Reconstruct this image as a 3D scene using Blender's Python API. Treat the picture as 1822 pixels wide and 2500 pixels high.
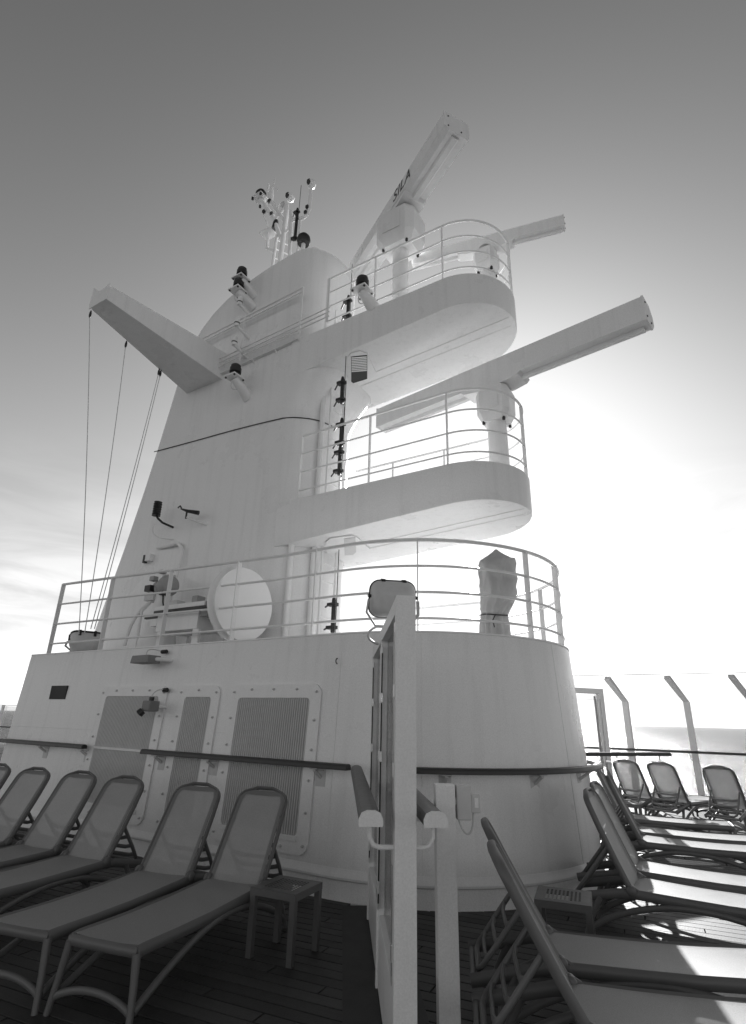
import bpy, bmesh, math, random
from mathutils import Vector, Matrix, noise as mnoise
R = math.radians
random.seed(7)
for o in list(bpy.data.objects): bpy.data.objects.remove(o, do_unlink=True)
scn = bpy.context.scene
COL = scn.collection

# ------------------------------------------------------------------ camera
PW, PH, FPX = 1822.0, 2500.0, 1353.0
PITCH, ROLL, YAW = R(20.5), R(1.4), R(32.6)
CAM = Vector((0, 0, 1.7))
fw0 = Vector((-math.sin(YAW), math.cos(YAW), 0)); rt0 = Vector((math.cos(YAW), math.sin(YAW), 0)); up0 = Vector((0, 0, 1))
CF = fw0*math.cos(PITCH) + up0*math.sin(PITCH)
cu = up0*math.cos(PITCH) - fw0*math.sin(PITCH)
CR = rt0*math.cos(ROLL) + cu*math.sin(ROLL)
CU = cu*math.cos(ROLL) - rt0*math.sin(ROLL)
cd = bpy.data.cameras.new('camera'); cam = bpy.data.objects.new('camera', cd); COL.objects.link(cam)
cd.sensor_fit = 'VERTICAL'; cd.sensor_height = 24.0; cd.lens = FPX/PH*24.0
cd.clip_start = 0.05; cd.clip_end = 120000
cam.matrix_world = Matrix(((CR.x, CU.x, -CF.x, CAM.x), (CR.y, CU.y, -CF.y, CAM.y), (CR.z, CU.z, -CF.z, CAM.z), (0, 0, 0, 1)))
scn.camera = cam
def ray(x, y): return (CF*FPX + CR*(x-PW/2) - CU*(y-PH/2)).normalized()
def onz(x, y, z): d = ray(x, y); return CAM + d*((z-CAM.z)/d.z)      # photo pixel -> point at height z
def ony(x, y, Y): d = ray(x, y); return CAM + d*((Y-CAM.y)/d.y)      # photo pixel -> point on a plane across the ship

# ------------------------------------------------------------------ sky, sun, exposure
HAZE_FALL, HAZE_L, SKY_REF, SKY_POW = 3.8, 4.7, 4.0, 1.36
SKY_SHOULDER = 8.0
SUN_AZ, SUN_EL = R(-20.0), R(22.6)       # azimuth measured from +Y towards +X
wd = bpy.data.worlds.new('World'); scn.world = wd; wd.use_nodes = True
nt = wd.node_tree; nt.nodes.clear()
def N(t, kind, **kw):
    n = t.nodes.new(kind)
    for k, v in kw.items():
        if k.startswith('i_'): n.inputs[k[2:].replace('_', ' ')].default_value = v
        else: setattr(n, k, v)
    return n
def mth(t, op, a, b=None, clamp=False):
    n = t.nodes.new('ShaderNodeMath'); n.operation = op; n.use_clamp = clamp
    for i, q in enumerate((a, b)):
        if q is None: continue
        if isinstance(q, (int, float)): n.inputs[i].default_value = q
        else: t.links.new(q, n.inputs[i])
    return n.outputs[0]
sky = N(nt, 'ShaderNodeTexSky', sky_type='NISHITA', sun_disc=False, sun_elevation=SUN_EL, sun_rotation=SUN_AZ,
        altitude=0.0, air_density=1.0, dust_density=1.0, ozone_density=1.0)
sp = N(nt, 'ShaderNodeSeparateColor'); nt.links.new(sky.outputs[0], sp.inputs[0])
lum = mth(nt, 'ADD', mth(nt, 'MULTIPLY', sp.outputs[0], 0.75), mth(nt, 'MULTIPLY', sp.outputs[1], 0.25))   # black-and-white film behind a red filter
tc = N(nt, 'ShaderNodeTexCoord')
mp = N(nt, 'ShaderNodeMapping'); mp.inputs['Scale'].default_value = (1.5, 1.5, 8.0); nt.links.new(tc.outputs['Generated'], mp.inputs[0])
cn = N(nt, 'ShaderNodeTexNoise', i_Scale=2.0, i_Detail=8.0, i_Roughness=0.58, i_Distortion=1.0); nt.links.new(mp.outputs[0], cn.inputs['Vector'])
cr = N(nt, 'ShaderNodeMapRange', i_From_Min=0.40, i_From_Max=0.66, i_To_Min=0.0, i_To_Max=1.0); nt.links.new(cn.outputs[0], cr.inputs[0])
sx = N(nt, 'ShaderNodeSeparateXYZ'); nt.links.new(tc.outputs['Generated'], sx.inputs[0])
low = N(nt, 'ShaderNodeMapRange', i_From_Min=0.42, i_From_Max=0.05, i_To_Min=0.0, i_To_Max=1.0); nt.links.new(sx.outputs[2], low.inputs[0])   # cirrus low over the sea
haze = mth(nt, 'POWER', 2.718, mth(nt, 'MULTIPLY', mth(nt, 'MAXIMUM', sx.outputs[2], 0.0), -HAZE_FALL))     # pale sea haze hugging the whole horizon
lumc = mth(nt, 'MULTIPLY', mth(nt, 'POWER', mth(nt, 'MULTIPLY', lum, 1/SKY_REF), SKY_POW), SKY_REF)         # contrasty film response
streak = mth(nt, 'ADD', mth(nt, 'MULTIPLY', low.outputs[0], mth(nt, 'SUBTRACT', mth(nt, 'MULTIPLY', cr.outputs[0], 0.5), 0.2)), 1.0)
lums = mth(nt, 'DIVIDE', mth(nt, 'MULTIPLY', lumc, 1.25), mth(nt, 'ADD', mth(nt, 'MULTIPLY', lumc, 1/SKY_SHOULDER), 1.0))    # film shoulder: the glow round the sun rolls off
lum2 = mth(nt, 'MULTIPLY', mth(nt, 'ADD', lums, mth(nt, 'MULTIPLY', haze, HAZE_L)), streak)
bg = N(nt, 'ShaderNodeBackground', i_Strength=0.07); nt.links.new(lum2, bg.inputs[0])
wo = N(nt, 'ShaderNodeOutputWorld'); nt.links.new(bg.outputs[0], wo.inputs[0])
sl = bpy.data.lights.new('sun', 'SUN'); sl.energy = 4.2; sl.angle = R(0.53); sl.color = (1, 1, 1)
so = bpy.data.objects.new('sun', sl); COL.objects.link(so)
SUN = Vector((math.sin(SUN_AZ)*math.cos(SUN_EL), math.cos(SUN_AZ)*math.cos(SUN_EL), math.sin(SUN_EL)))
so.rotation_euler = SUN.to_track_quat('Z', 'Y').to_euler(); so.location = (0, 0, 30)
vs = scn.view_settings; vs.view_transform = 'Standard'; vs.look = 'None'; vs.exposure = 0.98; vs.gamma = 1.0; vs.use_curve_mapping = False

# ------------------------------------------------------------------ materials (all neutral greys: the photograph is black and white)
def material(name, v, rough=0.5, metal=0.0, var=0.06, scale=3.0, bump=0.0, bscale=40.0, spec=0.5, streak=0.0, alpha=None, coat=0.0, fine=0.0, fscale=90.0):
    m = bpy.data.materials.new(name); m.use_nodes = True; t = m.node_tree
    b = t.nodes['Principled BSDF']
    b.inputs['Roughness'].default_value = rough; b.inputs['Metallic'].default_value = metal
    b.inputs['Specular IOR Level'].default_value = spec; b.inputs['Coat Weight'].default_value = coat
    geo = N(t, 'ShaderNodeNewGeometry')
    n1 = N(t, 'ShaderNodeTexNoise', i_Scale=scale, i_Detail=6.0, i_Roughness=0.6); t.links.new(geo.outputs['Position'], n1.inputs['Vector'])
    val = mth(t, 'MULTIPLY', mth(t, 'ADD', mth(t, 'MULTIPLY', mth(t, 'SUBTRACT', n1.outputs[0], 0.5), 2*var), 1.0), v)
    if streak:
        mpn = N(t, 'ShaderNodeMapping'); mpn.inputs['Scale'].default_value = (9, 9, 0.5); t.links.new(geo.outputs['Position'], mpn.inputs[0])
        n2 = N(t, 'ShaderNodeTexNoise', i_Scale=1.0, i_Detail=4.0); t.links.new(mpn.outputs[0], n2.inputs['Vector'])
        mr = N(t, 'ShaderNodeMapRange', i_From_Min=0.5, i_From_Max=0.8, i_To_Min=1.0, i_To_Max=1.0-streak); t.links.new(n2.outputs[0], mr.inputs[0])
        val = mth(t, 'MULTIPLY', val, mr.outputs[0])
    if fine:
        nf = N(t, 'ShaderNodeTexNoise', i_Scale=fscale, i_Detail=2.0, i_Roughness=0.7); t.links.new(geo.outputs['Position'], nf.inputs['Vector'])
        val = mth(t, 'MULTIPLY', val, mth(t, 'ADD', mth(t, 'MULTIPLY', mth(t, 'SUBTRACT', nf.outputs[0], 0.5), 2*fine), 1.0))
    t.links.new(val, b.inputs['Base Color'])
    rv = mth(t, 'ADD', mth(t, 'MULTIPLY', mth(t, 'SUBTRACT', n1.outputs[0], 0.5), 0.25), rough, True); t.links.new(rv, b.inputs['Roughness'])
    if bump:
        n3 = N(t, 'ShaderNodeTexNoise', i_Scale=bscale, i_Detail=3.0); t.links.new(geo.outputs['Position'], n3.inputs['Vector'])
        bp = N(t, 'ShaderNodeBump', i_Strength=bump, i_Distance=0.02); t.links.new(n3.outputs[0], bp.inputs['Height']); t.links.new(bp.outputs[0], b.inputs['Normal'])
    if alpha is not None:
        tr = N(t, 'ShaderNodeBsdfTransparent'); mx = N(t, 'ShaderNodeMixShader'); mx.inputs[0].default_value = alpha
        t.links.new(tr.outputs[0], mx.inputs[1]); t.links.new(b.outputs[0], mx.inputs[2]); t.links.new(mx.outputs[0], t.nodes['Material Output'].inputs[0])
    return m
WHITE = material('white_ship_paint', 0.82, 0.30, var=0.035, scale=1.1, bump=0.22, bscale=1.6, streak=0.09, fine=0.22, fscale=95)
WHITE2 = material('white_fitting_paint', 0.82, 0.35, var=0.07, scale=6, fine=0.16, fscale=95, streak=0.06)
GALV = material('grey_galvanised', 0.58, 0.45, var=0.12, scale=14)
ALU = material('brushed_aluminium', 0.62, 0.35, metal=0.7, var=0.06, scale=9)
BLACK = material('black_plastic', 0.018, 0.4, var=0.2, scale=9)
RUBBER = material('black_seal', 0.012, 0.6)
VARNISH = material('varnished_rail_wood', 0.02, 0.40, var=0.25, scale=16, bump=0.05, bscale=60)
ARMWOOD = material('skylit_rail_wood', 0.10, 0.45, var=0.3, scale=22, bump=0.08, bscale=70, fine=0.2)  # wall-rail wood in a lighter tone: sky light on the arms put into colour
PLASTIC = material('taupe_resin', 0.13, 0.42, var=0.08, scale=12, bump=0.06, bscale=220)
TABLE = material('powder_coated_metal', 0.11, 0.36, var=0.1, scale=11)
SLING = material('woven_sling', 0.40, 0.5, var=0.10, scale=5, bump=0.10, bscale=420, alpha=0.62, fine=0.45, fscale=230)
SLINGH = material('woven_sling_hem', 0.17, 0.55, var=0.10, scale=5, bump=0.10, bscale=420, alpha=0.97)
LOUVRE = material('louvre_mesh', 0.58, 0.5, var=0.12, scale=8)
TARP = material('canvas_cover', 0.44, 0.75, var=0.14, scale=7, bump=0.35, bscale=22)
CAULK = material('deck_caulking', 0.006, 0.7)
PLATE = material('deck_plate_paint', 0.02, 0.55, var=0.2, scale=5, bump=0.1, bscale=120)
LAMPGREY = material('grey_lamp_enamel', 0.20, 0.5, var=0.15, scale=12)
CREAM = material('horn_paint', 0.88, 0.42, var=0.03)
def plank_material():
    m = material('weathered_deck_planks', 0.042, 0.55, var=0.22, scale=4, bump=0.12, bscale=70)
    t = m.node_tree; b = t.nodes['Principled BSDF']
    oi = N(t, 'ShaderNodeObjectInfo'); geo = N(t, 'ShaderNodeNewGeometry')
    mpn = N(t, 'ShaderNodeMapping'); mpn.inputs['Scale'].default_value = (2.2, 55, 1); mpn.inputs['Rotation'].default_value = (0, 0, R(-8)); t.links.new(geo.outputs['Position'], mpn.inputs[0])
    n2 = N(t, 'ShaderNodeTexNoise', i_Scale=1.0, i_Detail=5.0); t.links.new(mpn.outputs[0], n2.inputs['Vector'])
    old = b.inputs['Base Color'].links[0].from_socket
    v = mth(t, 'MULTIPLY', old, mth(t, 'ADD', mth(t, 'MULTIPLY', oi.outputs['Random'], 0.75), 0.62))
    v = mth(t, 'MULTIPLY', v, mth(t, 'ADD', mth(t, 'MULTIPLY', n2.outputs[0], 0.7), 0.65))
    t.links.new(v, b.inputs['Base Color'])
    return m
PLANK = plank_material()
def glass_material():
    m = bpy.data.materials.new('clear_glass'); m.use_nodes = True; t = m.node_tree; t.nodes.clear()
    tr = N(t, 'ShaderNodeBsdfTransparent'); tr.inputs[0].default_value = (0.9, 0.9, 0.9, 1)
    gl = N(t, 'ShaderNodeBsdfGlossy'); gl.inputs['Roughness'].default_value = 0.03
    fr = N(t, 'ShaderNodeFresnel', i_IOR=1.45); mx = N(t, 'ShaderNodeMixShader')
    t.links.new(mth(t, 'MULTIPLY', fr.outputs[0], 0.4), mx.inputs[0]); t.links.new(tr.outputs[0], mx.inputs[1]); t.links.new(gl.outputs[0], mx.inputs[2])
    o = N(t, 'ShaderNodeOutputMaterial'); t.links.new(mx.outputs[0], o.inputs[0])
    return m
GLASS = glass_material()
def sea_material():
    m = bpy.data.materials.new('sea_water'); m.use_nodes = True; t = m.node_tree; t.nodes.clear()
    df = N(t, 'ShaderNodeBsdfDiffuse'); df.inputs[0].default_value = (0.05, 0.05, 0.05, 1)
    gl = N(t, 'ShaderNodeBsdfGlossy'); gl.inputs[0].default_value = (0.76, 0.76, 0.76, 1); gl.inputs['Roughness'].default_value = 0.22
    geo = N(t, 'ShaderNodeNewGeometry')
    a = N(t, 'ShaderNodeTexNoise', i_Scale=0.16, i_Detail=8.0, i_Roughness=0.62); t.links.new(geo.outputs['Position'], a.inputs['Vector'])
    bp = N(t, 'ShaderNodeBump', i_Strength=0.9, i_Distance=3.0); t.links.new(a.outputs[0], bp.inputs['Height'])
    t.links.new(bp.outputs[0], df.inputs['Normal']); t.links.new(bp.outputs[0], gl.inputs['Normal'])
    fr = N(t, 'ShaderNodeFresnel', i_IOR=1.33); t.links.new(bp.outputs[0], fr.inputs['Normal'])
    mx = N(t, 'ShaderNodeMixShader'); t.links.new(mth(t, 'MINIMUM', fr.outputs[0], 0.72), mx.inputs[0]); t.links.new(df.outputs[0], mx.inputs[1]); t.links.new(gl.outputs[0], mx.inputs[2])
    o = N(t, 'ShaderNodeOutputMaterial'); t.links.new(mx.outputs[0], o.inputs[0])
    return m
SEA = sea_material()

# ------------------------------------------------------------------ mesh builder
def frame_from(d, hint=None):
    d = d.normalized(); h = hint or (Vector((0, 0, 1)) if abs(d.z) < 0.95 else Vector((1, 0, 0)))
    a = d.cross(h).normalized(); return a, a.cross(d).normalized()
class MB:
    def __init__(s): s.v = []; s.f = []
    def add(s, vs, fs):
        k = len(s.v); s.v += [Vector(p) for p in vs]; s.f += [tuple(i+k for i in f) for f in fs]; return s
    def box(s, c, size, rz=0.0, mat=None):
        hx, hy, hz = size[0]/2, size[1]/2, size[2]/2
        M = mat or Matrix.Rotation(rz, 3, 'Z'); c = Vector(c)
        vs = [c + M @ Vector((x*hx, y*hy, z*hz)) for z in (-1, 1) for y in (-1, 1) for x in (-1, 1)]
        return s.add(vs, [(0, 2, 3, 1), (4, 5, 7, 6), (0, 1, 5, 4), (2, 6, 7, 3), (0, 4, 6, 2), (1, 3, 7, 5)])
    def beam(s, p, q, w, h, hint=None):                              # box along p-q, w across, h along the hint
        p, q = Vector(p), Vector(q); a, b = frame_from(q-p, hint)
        vs = [r + a*(x*w/2) + b*(y*h/2) for r in (p, q) for x, y in ((-1, -1), (1, -1), (1, 1), (-1, 1))]
        return s.add(vs, [(0, 1, 2, 3), (7, 6, 5, 4)] + [(i, i+4, (i+1) % 4+4, (i+1) % 4) for i in range(4)])
    def tube(s, pts, r, n=8, closed=False, flat=1.0, cap=True, hint=None):
        pts = [Vector(p) for p in pts]; m = len(pts); rs = r if isinstance(r, (list, tuple)) else [r]*m
        k = len(s.v); prev = None
        for i, p in enumerate(pts):
            if closed: d = pts[(i+1) % m] - pts[i-1]
            else: d = pts[min(i+1, m-1)] - pts[max(i-1, 0)]
            if hint is None and prev is not None:
                dn = d.normalized(); a = (prev - dn*prev.dot(dn)).normalized(); b = a.cross(dn)
            else: a, b = frame_from(d, hint)
            prev = a
            for j in range(n):
                t = 2*math.pi*j/n; s.v.append(p + a*(math.cos(t)*rs[i]) + b*(math.sin(t)*rs[i]*flat))
        for i in range(m if closed else m-1):
            for j in range(n):
                x = k+i*n; y = k+((i+1) % m)*n; s.f.append((x+j, x+(j+1) % n, y+(j+1) % n, y+j))
        if cap and not closed:
            s.f.append(tuple(k+j for j in range(n))[::-1]); s.f.append(tuple(k+(m-1)*n+j for j in range(n)))
        return s
    def lathe(s, prof, o, axis=(0, 0, 1), n=20, cap=True):           # prof: (radius, distance along axis)
        o = Vector(o); ax = Vector(axis).normalized(); a, b = frame_from(ax); k = len(s.v)
        for r, h in prof:
            for j in range(n):
                t = 2*math.pi*j/n; s.v.append(o + ax*h + a*(r*math.cos(t)) + b*(r*math.sin(t)))
        for i in range(len(prof)-1):
            for j in range(n): s.f.append((k+i*n+j, k+i*n+(j+1) % n, k+(i+1)*n+(j+1) % n, k+(i+1)*n+j))
        if cap:
            s.f.append(tuple(k+j for j in range(n))[::-1]); s.f.append(tuple(k+(len(prof)-1)*n+j for j in range(n)))
        return s
    def loft(s, loops, cap0=True, cap1=True, closed=True):
        k = len(s.v); n = len(loops[0])
        for L in loops: s.v += [Vector(p) for p in L]
        for i in range(len(loops)-1):
            for j in range(n if closed else n-1): s.f.append((k+i*n+j, k+i*n+(j+1) % n, k+(i+1)*n+(j+1) % n, k+(i+1)*n+j))
        if cap0: s.f.append(tuple(k+j for j in range(n))[::-1])
        if cap1: s.f.append(tuple(k+(len(loops)-1)*n+j for j in range(n)))
        return s
    def ring(s, outer, inner, off):                                  # flat frame between two loops, thickness off
        n = len(outer); off = Vector(off); k = len(s.v)
        for L in (outer, inner): s.v += [Vector(p) for p in L]
        for L in (outer, inner): s.v += [Vector(p)+off for p in L]
        for j in range(n):
            q = (j+1) % n; o0, o1, i0, i1 = k+j, k+q, k+n+j, k+n+q
            O0, O1, I0, I1 = o0+2*n, o1+2*n, i0+2*n, i1+2*n
            s.f += [(O0, O1, I1, I0), (o0, o1, O1, O0), (i1, i0, I0, I1), (o1, o0, i0, i1)]
        return s
def tag(o, label=None, cat=None, group=None, kind=None):
    if label: o['label'] = label
    if cat: o['category'] = cat
    if group: o['group'] = group
    if kind: o['kind'] = kind
    return o
def wloc(o):
    v = Vector((0, 0, 0))
    while o: v += o.location; o = o.parent
    return v
def build(name, mb, mat, parent=None, smooth=38, bevel=0.0, **kw):
    """one mesh object from a builder (world coordinates); origin at its own base unless it is a child"""
    if parent is None:
        xs = [p.x for p in mb.v]; ys = [p.y for p in mb.v]; zs = [p.z for p in mb.v]
        o0 = Vector(((min(xs)+max(xs))/2, (min(ys)+max(ys))/2, min(zs)))
    else: o0 = wloc(parent)
    me = bpy.data.meshes.new(name); me.from_pydata([p-o0 for p in mb.v], [], mb.f); me.update()
    bm = bmesh.new(); bm.from_mesh(me); bmesh.ops.recalc_face_normals(bm, faces=bm.faces)
    if bevel: 
        ed = [e for e in bm.edges if len(e.link_faces) == 2 and e.calc_face_angle(0) > R(30)]
        bmesh.ops.bevel(bm, geom=ed, offset=bevel, segments=2, affect='EDGES', profile=0.6, clamp_overlap=True)
    bm.to_mesh(me); bm.free()
    if smooth:
        me.shade_smooth(); me.set_sharp_from_angle(angle=R(smooth))
    me.materials.append(mat)
    o = bpy.data.objects.new(name, me); COL.objects.link(o)
    if parent is None: o.location = o0
    else: o.parent = parent
    return tag(o, **kw)
def thing(name, label, cat, loc=(0, 0, 0), group=None):
    o = bpy.data.objects.new(name, None); COL.objects.link(o); o.location = loc; o.empty_display_size = 0.2
    return tag(o, label, cat, group)
def copy_tree(o, parent=None):
    c = o.copy(); COL.objects.link(c); c.parent = parent
    for ch in list(o.children): copy_tree(ch, c)
    return c
def arc(c, r, a0, a1, n, z=0.0): return [Vector((c[0]+r*math.cos(R(a0+(a1-a0)*i/n)), c[1]+r*math.sin(R(a0+(a1-a0)*i/n)), z)) for i in range(n+1)]
def bez(p0, p1, p2, p3, n=12):
    p0, p1, p2, p3 = map(Vector, (p0, p1, p2, p3))
    return [p0*(1-t)**3 + p1*3*t*(1-t)**2 + p2*3*t*t*(1-t) + p3*t**3 for t in [i/n for i in range(n+1)]]
def catmull(P, n=6):
    P = [Vector(p) for p in P]; Q = [P[0]*2-P[1]] + P + [P[-1]*2-P[-2]]; out = []
    for i in range(1, len(Q)-2):
        a, b, c, d = Q[i-1:i+3]
        for k in range(n):
            t = k/n; out.append(0.5*((2*b)+(c-a)*t+(2*a-5*b+4*c-d)*t*t+(3*b-a-3*c+d)*t**3))
    return out + [P[-1]]

CY = 7.63                                   # centre line of the ship
NOSE = (-3.98, CY)                          # centre of the deckhouse's rounded front
DZ = 2.66                                   # top of the deckhouse
# ------------------------------------------------------------------ sea and deck
sm = MB().add([(-60000, -60000, -27), (60000, -60000, -27), (60000, 60000, -27), (-60000, 60000, -27)], [(0, 1, 2, 3)])
build('sea', sm, SEA, smooth=0, kind='structure')
dm = MB().box((-14, 6.2, -0.10), (40, 21.4, 0.16))
deck = build('deck', dm, CAULK, smooth=0, kind='structure')
deck_loc = wloc(deck)
PA = R(8.0); pu = Vector((math.cos(PA), math.sin(PA), 0)); pn = Vector((-math.sin(PA), math.cos(PA), 0))
PWID, PGAP, PLEN = 0.112, 0.011, 2.1
GU = Vector((0.575, -0.818, 0)); GN = Vector((0.818, 0.575, 0))           # run of the glass gate screen, and across it
GP = Vector((-1.62, 2.92, 0))                                              # its near post
rest = MB(); pieces = {}
def in_plate(p):
    q = p - GP; return -3.4 < q.dot(GU) < 3.5 and abs(q.dot(GN)+0.02) < 0.205
def plank_piece(a, b, row):
    c = pu*((a+b)/2) + pn*(row*(PWID+PGAP)); L = b-a
    if in_plate(c) and L < 0.1: return
    near = -4.9 < c.x < 0.9 and 2.0 < c.y < 5.7
    if near and L > 0.3:
        key = round(L, 2)
        if key not in pieces:
            m = MB().box((0, 0, 0), (key, PWID, 0.026))
            me = bpy.data.meshes.new('plank'); me.from_pydata(m.v, [], m.f)
            bm = bmesh.new(); bm.from_mesh(me); bmesh.ops.recalc_face_normals(bm, faces=bm.faces)
            bmesh.ops.bevel(bm, geom=[e for e in bm.edges if (e.verts[0].co.z > 0 and e.verts[1].co.z > 0)], offset=0.002, segments=1, affect='EDGES'); bm.to_mesh(me); bm.free()
            me.materials.append(PLANK); pieces[key] = me
        o = bpy.data.objects.new('plank', pieces[key]); COL.objects.link(o); o.parent = deck
        o.location = c - deck_loc + Vector((0, 0, -0.0129 + random.uniform(-0.0008, 0.0008))); o.rotation_euler = (0, 0, PA)
    else:
        rest.box(c + Vector((0, 0, -0.0129)), (L, PWID, 0.026), PA)
def clip_plate(a, b, row):                                                # keep planks out of the gate plate
    base = pn*(row*(PWID+PGAP)); segs = []; t = a; cur = None
    while t < b:
        bad = in_plate(base + pu*t)
        if not bad and cur is None: cur = t
        if bad and cur is not None: segs.append((cur, t)); cur = None
        t += 0.02
    if cur is not None: segs.append((cur, b))
    return segs
for row in range(-40, 150):
    s0 = -24 + (row*0.77 % 1.0)*PLEN
    while s0 < 6:
        a, b = s0, min(s0+PLEN-PGAP, 6)
        c = pu*((a+b)/2) + pn*(row*(PWID+PGAP))
        if -4.2 < c.y < 16.8 and c.x > -24 and b-a > 0.05:
            inside = c.x < -5.6 and 6.3 < c.y < 9.0 
            if not inside:
                for q in (clip_plate(a, b, row) if (-5 < c.x < 2 and 1 < c.y < 7) else [(a, b)]):
                    if q[1]-q[0] > 0.04: plank_piece(q[0], q[1], row)
        s0 += PLEN
build('planking', rest, PLANK, deck, smooth=0, kind='stuff')
gp = MB().beam(GP - GU*3.05 + Vector((0, 0, -0.010)) - GN*0.02, GP + GU*3.4 + Vector((0, 0, -0.010)) - GN*0.02, 0.52, 0.03)
build('gate_plate', gp, PLATE, deck, smooth=0)

# ------------------------------------------------------------------ deckhouse
def dh_loop(inset, z):
    """plan outline of the deckhouse, inset growing with height"""
    r = 2.30 - inset; y0 = CY - r
    L = [Vector((-10.86, y0, z))]
    L += [Vector((x, y0, z)) for x in (-9, -7.5, -6, -5)]
    L += arc(NOSE, r, -90, 90, 44, z)
    L += [Vector((x, 2*CY-y0, z)) for x in (-5, -6, -7.5, -9)] + [Vector((-10.86, 2*CY-y0, z)), Vector((-12.3, CY+1.0, z)), Vector((-12.3, CY-1.0, z))]
    return L
def dh_in(z): return 0.17*z/DZ
def wall_y(z): return CY - 2.30 + dh_in(z)
dh = thing('deckhouse', 'long white steel deckhouse with rounded front end under the mast', 'deckhouse', (-6.5, CY, 0))
build('wall', MB().loft([dh_loop(dh_in(z), z) for z in (-0.02, 0.19, 0.6, 1.2, 1.8, 2.3, DZ-0.02)] + [dh_loop(0.182, DZ)], cap0=False), WHITE, dh)
md = MB()
prof = [(-0.035, 0.175), (0.02, 0.178), (0.038, 0.19), (0.042, 0.21), (0.03, 0.232), (0.012, 0.25), (0.004, 0.275), (-0.03, 0.285)]
md.loft([dh_loop(dh_in(z)-o, z) for o, z in prof], cap0=False, cap1=False)
build('base_moulding', md, WHITE2, dh)
md = MB(); prof = [(0.0, DZ-0.014), (0.006, DZ-0.012), (0.008, DZ-0.002), (0.003, DZ+0.008), (-0.06, DZ+0.010)]
md.loft([dh_loop(0.17-o, z) for o, z in prof], cap0=False, cap1=False); build('roof_edge', md, WHITE2, dh)
# weld seams
def seam(parent, pts, w=0.007): return build('weld_seam', MB().tube(pts, w/2, 6), WHITE, parent)
for ang in (-62, -12):
    seam(dh, [(NOSE[0]+(2.30-dh_in(z)+0.0005)*math.cos(R(ang)), CY+(2.30-dh_in(z)+0.0005)*math.sin(R(ang)), z) for z in (0.28, 1.0, 1.8, 2.63)], 0.008)
seam(dh, [(-10.8, wall_y(1.45), 1.45), (-8.5, wall_y(1.45), 1.45)])
seam(dh, [(-3.9, wall_y(0.3), 0.3), (-3.9, wall_y(2.6), 2.6)])
def rrect(x0, x1, z0, z1, r, n=5):
    P = []
    for cx, cz, a in ((x1-r, z0+r, -90), (x1-r, z1-r, 0), (x0+r, z1-r, 90), (x0+r, z0+r, 180)):
        P += [(cx+r*math.cos(R(a+90*i/n)), cz+r*math.sin(R(a+90*i/n))) for i in range(n+1)]
    return P
def on_wall(x, z, out=0.0): return Vector((x, wall_y(z)-out, z))
bolt_mb = MB().lathe([(0.017, 0), (0.017, 0.006), (0.011, 0.010), (0.011, 0.022), (0.004, 0.026)], (0, 0, 0), (0, -1, 0), 8)
bolt_me = bpy.data.meshes.new('bolt'); bolt_me.from_pydata(bolt_mb.v, [], bolt_mb.f); bolt_me.materials.append(GALV)
def bolt(parent, p, name='bolt'):
    o = bpy.data.objects.new(name, bolt_me); COL.objects.link(o); o.parent = parent; o.location = Vector(p) - wloc(parent); return o
def louvre(x0, x1, z0, z1, xi0, xi1, zi0, zi1, label):
    fr = MB()
    outer = [on_wall(x, z, 0.002) for x, z in rrect(x0, x1, z0, z1, 0.13)]
    inner = [on_wall(x, z, 0.002) for x, z in rrect(xi0, xi1, zi0, zi1, 0.05)]
    fr.ring(outer, inner, (0, -0.022, 0))
    f = build('louvre_panel', fr, WHITE2, dh, label=label)
    n = int((xi1-xi0)/0.033); sc = MB()
    build('louvre_backing', MB().loft([[on_wall(x, z, 0.003) for x, z in ((xi0-0.01, zi0-0.01), (xi1+0.01, zi0-0.01), (xi1+0.01, zi1+0.01), (xi0-0.01, zi1+0.01))]], cap0=True, cap1=False), LAMPGREY, f, smooth=0)  # darker sheet: shade between the slats painted as a backing colour
    for i in range(n):
        x = xi0 + (xi1-xi0)*(i+0.5)/n; w = 0.0115
        L = lambda z: [on_wall(x-w, z, 0.005), on_wall(x-w*0.5, z, 0.019), on_wall(x+w*0.5, z, 0.019), on_wall(x+w, z, 0.005)]
        sc.loft([L(zi0), L(zi1)])
    build('louvre_slats', sc, LOUVRE, f, smooth=0, kind='stuff')
    zm = 1.215
    build('crossbar', MB().beam(on_wall(xi0-0.01, zm, 0.022), on_wall(xi1+0.01, zm, 0.022), 0.02, 0.03), WHITE2, f, smooth=0)
    build('sill', MB().beam(on_wall(xi0, zi0-0.02, 0.028), on_wall(xi1, zi0-0.02, 0.028), 0.03, 0.05), WHITE2, f, smooth=0)
    bx = [x0+0.065, x1-0.065]; nz = 6
    for x in bx:
        for k in range(nz): bolt(f, on_wall(x, z0+0.09+(z1-z0-0.18)*k/(nz-1), 0.024))
    nx = max(1, int((x1-x0)/0.33))
    for k in range(1, nx):
        for z in (z0+0.06, z1-0.06): bolt(f, on_wall(x0+(x1-x0)*k/nx, z, 0.024))
    return f
louvre(-8.42, -6.86, 0.33, 2.08, -8.27, -7.02, 0.50, 1.94, 'wide louvre panel farthest along the wall')
louvre(-6.62, -5.80, 0.33, 2.08, -6.47, -5.95, 0.50, 1.93, 'narrow middle louvre panel')
louvre(-5.60, -4.13, 0.33, 2.08, -5.45, -4.29, 0.50, 1.92, 'wide louvre panel nearest the gate')
build('vent_opening', MB().box(on_wall(-9.64, 2.0, 0.006), (0.47, 0.02, 0.215)), RUBBER, dh, smooth=0, label='small black square opening')
for x, z in ((-6.72, 1.5), (-5.7, 1.5)):
    build('seam_strip', MB().box(on_wall(x, z, 0.004), (0.18, 0.008, 0.006)), WHITE2, dh, smooth=0)
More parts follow.
